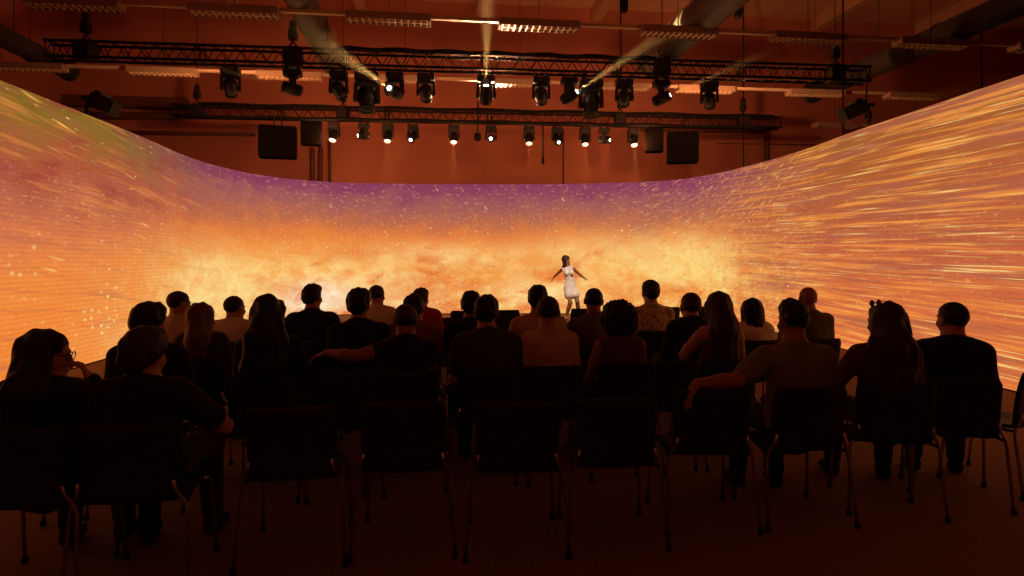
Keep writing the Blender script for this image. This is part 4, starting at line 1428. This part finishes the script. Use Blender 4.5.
def sitter(px, top, Y, label, chair_label=None, yaw=None, seat_group='', **o):
    """a seated person whose crown shows at (px, top); Y is the depth of the seat"""
    PN[0] += 1
    rng = random.Random(PN[0] * 13)
    Yh = Y - 0.08
    ztop = CAM_H - (top - HOR) * Yh / FPX
    X = (px - 512) * Yh / FPX
    fem = o.get('fem', False)
    yaw = R(9) if yaw is None else R(yaw)
    root = thing('person', label, 'person', (X, Y, 0), yaw, 'seated audience')
    extra = {'short': 0.012, 'crop': 0.004, 'full': 0.03, 'quiff': 0.028, 'afro': 0.045, 'long': 0.015, 'wavy': 0.018, 'verylong': 0.015, 'bob': 0.015, 'bun': 0.01, 'pony': 0.01, 'none': 0, 'buzz': 0.002}[o.get('hair', 'none')]
    base = ztop - extra - 0.116                     # head centre height
    t = (base - 0.54) / (1.205 - 0.54)               # stretch of the trunk
    lean, sway = o.get('lean', 0.0), o.get('sway', 0.0)

    def T_(p):
        x, y, z = p
        if z > 0.54:
            d = z - 0.54
            x, y, z = x + sway * d, y + lean * d, 0.54 + d * t
        return (x, y, z)
    sw = o.get('sw', 0.165 if fem else 0.195) - 0.028
    J = {'pelvis': (0, -0.055, 0.55), 'waist': T_((0, -0.075, 0.72)), 'chest': T_((0, -0.088, 0.90)), 'neck': T_((0, -0.09, 1.045)), 'head': T_((0, -0.065, 1.205)),
         'sh_l': T_((-sw, -0.09, 0.985)), 'sh_r': T_((sw, -0.09, 0.985))}
    kx = 0.10 + rng.random() * 0.06
    for s, q in (('l', -1), ('r', 1)):
        J['el_' + s] = (q * (sw + 0.055), -0.02 + rng.random() * 0.05, J['sh_l'][2] - 0.265)
        J['wr_' + s] = (q * (0.07 + rng.random() * 0.05), 0.20 + rng.random() * 0.04, 0.665)
        J['hp_' + s] = (q * 0.088, -0.02, 0.553)
        fy = rng.random() * 0.10
        J['kn_' + s] = (q * kx, 0.415, 0.535)
        J['an_' + s] = (q * (kx + 0.01), 0.37 + fy, 0.095)
        J['to_' + s] = (q * (kx + 0.03), 0.50 + fy, 0.042)
    for k in list(o.keys()):
        if k in J: J[k] = o.pop(k)
    for s in ('l', 'r'):
        if o.get('hand_' + s) is None:
            b, c = np.asarray(J['el_' + s]), np.asarray(J['wr_' + s])
            o['hand_' + s] = dict(d=nrmv(c - b) + np.array([0, 0.25, -0.05]), up=(0, 0.15, 1), side=(1, 0, 0) if s == 'l' else (-1, 0, 0), curl=0.45)
    # look towards the dancer unless told otherwise
    look = math.atan2(-(DANCER[0] - X), DANCER[1] - Y) - yaw
    o['headrot'] = rot_m(look + R(o.pop('look', rng.uniform(-8, 8))), R(o.pop('nod', rng.uniform(-5, 3))), R(o.pop('tilt', rng.uniform(-4, 4))))
    o['seed'] = PN[0]
    o['sw'] = sw
    o.setdefault('pants', 'denim' if PN[0] % 3 else 'black')
    build_person(root, J, o)
    if chair_label:
        chair(X, Y, yaw, chair_label, seat_group)
    return root, X, Y


def row_y(a, px, sl=0.22):
    return a / (1 - sl * (px - 512) / FPX)


G1, G2, G3, G4, G5 = ('chairs of the back row', 'chairs of the second row from the back', 'chairs of the middle row', 'chairs of the fourth row from the back', 'chairs of the fifth row from the back')
# ---- back row, nearest to the camera
sitter(38, 330, 3.08, 'person with long dark hair and glasses, hand at chin, leftmost in the back row', 'black chair under the person with glasses at the left edge', 6, G1,
       fem=True, hair='long', hairc='black', shirt='black', sleeve='long', look=-58, glasses='on', sw=0.185, girth=1.08, lean=0.06, h=0.008, nod=-4,
       el_r=(0.25, 0.10, 0.75), wr_r=(0.135, 0.085, 0.955), hand_r=dict(d=(-0.42, -0.08, 0.9), up=(0.85, 0.3, 0.3), side=(0, 1, 0), curl=1.0))
sitter(141, 327, 3.15, 'person with round short dark hair and dark clothes beside the one with glasses', 'black chair under the person with round short hair near the left edge', 8, G1,
       hair='full', hairc='brown', shirt='black', sleeve='short', sw=0.195, el_r=(0.33, 0.06, 0.70), wr_r=(0.22, 0.27, 0.66))
sitter(793, 299, 3.95, 'person in a grey-green T-shirt, bare arm over the empty chair beside', 'black chair under the person whose arm lies over the next chair', 5, G1,
       hair='quiff', hairc='black', shirt='greygreen', sleeve='short', sw=0.205, girth=1.05, h=0.0075, skin='tan', look=6, nod=-3, neckline=-0.005,
       el_l=(-0.42, -0.20, 0.845), wr_l=(-0.69, -0.285, 0.846), hand_l=dict(d=(-0.55, -0.10, -0.83), up=(-0.75, -0.1, 0.6), side=(0, 1, 0), curl=0.35))
sitter(888, 302, 4.10, 'person with long hair and sunglasses pushed up on the head in the back row', 'black chair under the person with sunglasses on the head', -12, G1,
       fem=True, hair='wavy', hairc='brown', shirt='brown', sleeve='long', glasses='up', sw=0.18, el_l=(-0.30, -0.02, 0.72), wr_l=(-0.2, 0.2, 0.65), look=22)
sitter(958, 302, 4.25, 'broad person in a dark T-shirt with short hair ending the back row', 'black chair under the broad person at the right end', -22, G1,
       hair='crop', hairc='black', shirt='black', sleeve='short', sw=0.188, girth=1.0, look=-4, tilt=0)
for px, Y, yaw, txt in ((286, 3.46, 8, 'empty black chair in the back row, beside the person with round short hair'), (400, 3.58, 5, 'second empty black chair from the left in the back row, by the aisle'),
                        (514, 3.57, 4, 'third empty black chair from the left in the back row, just past the aisle'), (613, 3.66, 4, 'fourth empty black chair from the left in the back row, in the middle'),
                        (708, 3.88, 3, 'empty black chair in the back row with a bare arm lying over its top'), (1013, 4.5, 34, 'empty black chair cut off by the right edge of the picture')):
    chair((px - 512) * (Y - 0.22) / FPX, Y, R(yaw), txt, G1)
# ---- second row
a = 4.65
sitter(146, 302, row_y(a, 146), 'person with thick short black hair just behind the round-haired one in the back row', 'chair under the thick-haired person at the left end of the second row', 10, G2, hair='full', hairc='black', shirt='black', sleeve='short')
sitter(268, 294, row_y(a, 268), 'person with big wavy dark hair in the second row', 'chair under the person with big wavy hair', 8, G2, fem=True, hair='wavy', hairc='black', shirt='black', sleeve='long', sw=0.18, girth=1.05)
sitter(404, 304, row_y(a, 404), 'person in a black sleeveless top stretching a bare arm over the empty chair', 'chair under the person stretching an arm to the left', 9, G2, hair='crop', hairc='brown', shirt='black', sleeve='cap', h=0.0085, sw=0.170, girth=0.9, skin='tan',
       el_l=(-0.34, -0.18, 0.905), wr_l=(-0.53, -0.04, 0.91), hand_l=dict(d=(-0.85, 0.35, -0.3), up=(-0.2, -0.1, 1), side=(0, 1, 0), curl=0.45))
sitter(485, 295, row_y(a, 485), 'person with short black hair and dark olive T-shirt first past the aisle', 'chair under the person in dark olive just past the aisle', 8, G2, hair='short', hairc='black', shirt='charcoal', sleeve='short', sw=0.2, look=2)
sitter(547, 296, row_y(a, 547), 'person with cropped hair in a tan T-shirt in the second row', 'chair under the person in the tan T-shirt', 8, G2, hair='crop', hairc='brown', shirt='tan', sleeve='short', sw=0.172)
sitter(618, 300, row_y(a, 618), 'person with a big curly round head of hair and bare shoulders', 'chair under the person with big curly hair', 8, G2, fem=True, hair='afro', hairc='black', shirt='brown', sleeve='none', skin='tan', sw=0.18)
sitter(718, 291, row_y(a, 718), 'person with very long straight hair and bare shoulders, one arm folded', 'chair under the person with very long straight hair', 6, G2, fem=True, hair='verylong', hairc='brown', shirt='brown', sleeve='none', neckline=0.12, skin='fair', sw=0.175,
       el_l=(-0.25, 0.0, 0.80), wr_l=(-0.08, 0.20, 0.92), hand_l=dict(d=(0.6, 0.3, 0.5), up=(-0.3, 0.6, 0.4), side=(0, 0, 1), curl=0.4))
for px, yaw, txt in ((338, 9, 'empty chair in the second row with a bare arm stretched over it'), (92, 14, 'empty chair at the far left end of the second row'), (664, 8, 'empty chair between the curly-haired and the long-haired person')):
    Y = row_y(a, px)
    chair((px - 512) * (Y - 0.2) / FPX, Y, R(yaw), txt, G2)
# ---- middle row
a = 5.6
sitter(200, 302, row_y(a, 200), 'person with long light-brown hair in front of the white-collared one', 'chair under the person with long light-brown hair', 9, G3, fem=True, hair='long', hairc='light', shirt='charcoal', sleeve='long')
sitter(358, 288, row_y(a, 358), 'person with bushy dark hair and black T-shirt seen above the stretched arm', 'chair under the bushy-haired person', 8, G3, hair='full', hairc='black', shirt='black', sleeve='short', sw=0.205)
sitter(413, 294, row_y(a, 413), 'person in a light brown top mostly hidden behind the one stretching an arm', 'chair under the person in the light brown top', 8, G3, hair='short', hairc='black', shirt='rust', sleeve='short')
sitter(470, 291, row_y(a, 470), 'person in black half hidden behind the olive T-shirt past the aisle', 'chair under the half hidden person in black past the aisle', 8, G3, hair='short', hairc='black', shirt='black', sleeve='long', look=8)
sitter(537, 285, row_y(a, 537), 'person in a beige shirt in front of the tan T-shirt', 'chair under the person in the beige shirt', 8, G3, hair='short', hairc='black', shirt='tan', sleeve='elbow', sw=0.205)
sitter(593, 288, row_y(a, 593), 'person in an olive shirt with short hair and visible ears below the dancer', 'chair under the person in the olive shirt', 7, G3, hair='crop', hairc='black', shirt='olive', sleeve='short', skin='tan')
sitter(690, 294, row_y(a, 690), 'person with a shaved head and dark collar left of the very long hair', 'chair under the person with the shaved head and dark collar', 7, G3, hair='buzz', hairc='brown', shirt='black', sleeve='long', sw=0.195, hs=1.14)
sitter(752, 298, row_y(a, 752), 'person with chin-length dark hair and white top right of the very long hair', 'chair under the person with chin-length dark hair', 5, G3, fem=True, hair='bob', hairc='black', shirt='white', sleeve='short', look=-24)
sitter(808, 287, row_y(a, 808), 'bald person in a dark shirt at the right end of the middle row', 'chair under the bald person', 2, G3, hair='none', shirt='olive', sleeve='short', skin='tan', look=-6)
for px, txt in ((300, 'empty chair in the middle row left of the bushy-haired person'),):
    Y = row_y(a, px)
    chair((px - 512) * (Y - 0.2) / FPX, Y, R(9), txt, G3)
# ---- fourth and fifth rows
a = 6.55
sitter(177, 291, row_y(a, 177), 'person in a pale shirt with a dark collar and glasses on the far left', 'chair under the person in the pale shirt with dark collar', 9, G4, hair='crop', hairc='brown', shirt='cream', sleeve='short', glasses='on', look=-8)
sitter(233, 296, row_y(a, 233), 'person in a white T-shirt right of the long light-brown hair', 'chair under the person in the white T-shirt', 9, G4, hair='crop', hairc='brown', shirt='white', sleeve='short')
sitter(311, 284, row_y(a, 311), 'tall person with short dark hair and dark T-shirt before the brightest glow', 'chair under the tall person before the brightest glow', 9, G4, hair='short', hairc='black', shirt='black', sleeve='short', sw=0.205)
sitter(650, 281, row_y(a, 650), 'person in a light patterned shirt with full dark hair right of the dancer', 'chair under the person in the light patterned shirt', 7, G4, hair='short', hairc='black', shirt='print', sleeve='short', sw=0.205, hs=1.08)
a = 7.5
sitter(376, 285, row_y(a, 376), 'person in a cream T-shirt far ahead, right of the bushy hair', 'chair under the person in the cream T-shirt', 8, G5, hair='crop', hairc='brown', shirt='cream', sleeve='short', tilt=-2)
sitter(420, 288, row_y(a, 420), 'person in a red shirt far ahead beside the aisle', 'chair under the person in the red shirt', 8, G5, hair='short', hairc='brown', shirt='red', sleeve='long')
# ---- empty chairs near the stage
front_px = [424, 464, 503, 543, 583, 622, 664, 706]
for i, px in enumerate(front_px):
    Y = row_y(9.6, px)
    chair((px - 512) * (Y - 0.22) / FPX, Y, R(6), '%s empty black chair from the left in the empty row nearest the stage' % ORD[i], 'empty chairs nearest the stage')
Y = row_y(8.55, 434)
chair((434 - 512) * (Y - 0.22) / FPX, Y, R(8), 'empty black chair by the aisle just ahead of the red shirt', 'empty chairs ahead of the red shirt')

# ================================================================== the dancer
dr = thing('person', 'person dancing in a white sleeveless top and loose white shorts before the screen', 'person', (DANCER[0], DANCER[1], 0), 0)
# own frame = picture frame seen from the camera: x to the right, y away, z up
J = {'pelvis': (-0.03, 0, 0.86), 'waist': (-0.03, 0.02, 1.02), 'chest': (-0.085, 0.0, 1.21), 'neck': (-0.11, 0.0, 1.345), 'head': (-0.135, -0.01, 1.515),
     'sh_l': (0.045, -0.03, 1.305), 'sh_r': (-0.235, 0.03, 1.29),
     'el_l': (0.205, 0.10, 1.16), 'wr_l': (0.335, 0.24, 1.07),
     'el_r': (-0.335, 0.22, 1.175), 'wr_r': (-0.43, 0.40, 1.07),
     'hp_l': (0.045, 0, 0.83), 'hp_r': (-0.105, 0, 0.83), 'kn_l': (0.14, -0.10, 0.47), 'kn_r': (-0.045, -0.14, 0.445), 'an_l': (0.205, 0.12, 0.11), 'an_r': (-0.13, 0.02, 0.085),
     'to_l': (0.27, 0.02, 0.045), 'to_r': (-0.15, -0.11, 0.035)}
o = dict(fem=True, sw=0.15, headrot=rot_m(PI + R(58), R(-10), R(0)), seed=77, hair='bob', hairc='brown', shirt='white', sleeve='none', pants='white', trouser=0.12, flare=0.035, shoes=False, skin='tan', h=0.0095, front=(0.25, -1, 0), girth=0.76, hem=0.80, neckline=0.03, fit=0.009,
         hand_l=dict(d=(0.85, 0.2, -0.45), up=(0.3, -0.4, 0.8), side=(0, -1, 0.3), curl=0.25), hand_r=dict(d=(-0.45, 0.2, -0.8), up=(-0.8, 0.2, 0.4), side=(0, -1, 0), curl=0.3))
build_person(dr, J, o)

# follow spot on the dancer from a front truss lamp
p_, _ = bsp[591]
d_ = bpy.data.lights.new('follow_spot', 'SPOT')
d_.energy = 680; d_.color = (1.0, 0.82, 0.66); d_.spot_size = R(26); d_.spot_blend = 0.6; d_.shadow_soft_size = 0.08
o_ = bpy.data.objects.new('follow_spot', d_); C.objects.link(o_)
o_.location = p_
o_.rotation_mode = 'QUATERNION'
o_.rotation_quaternion = (Vector((DANCER[0], DANCER[1], 1.1)) - p_).to_track_quat('-Z', 'Y')
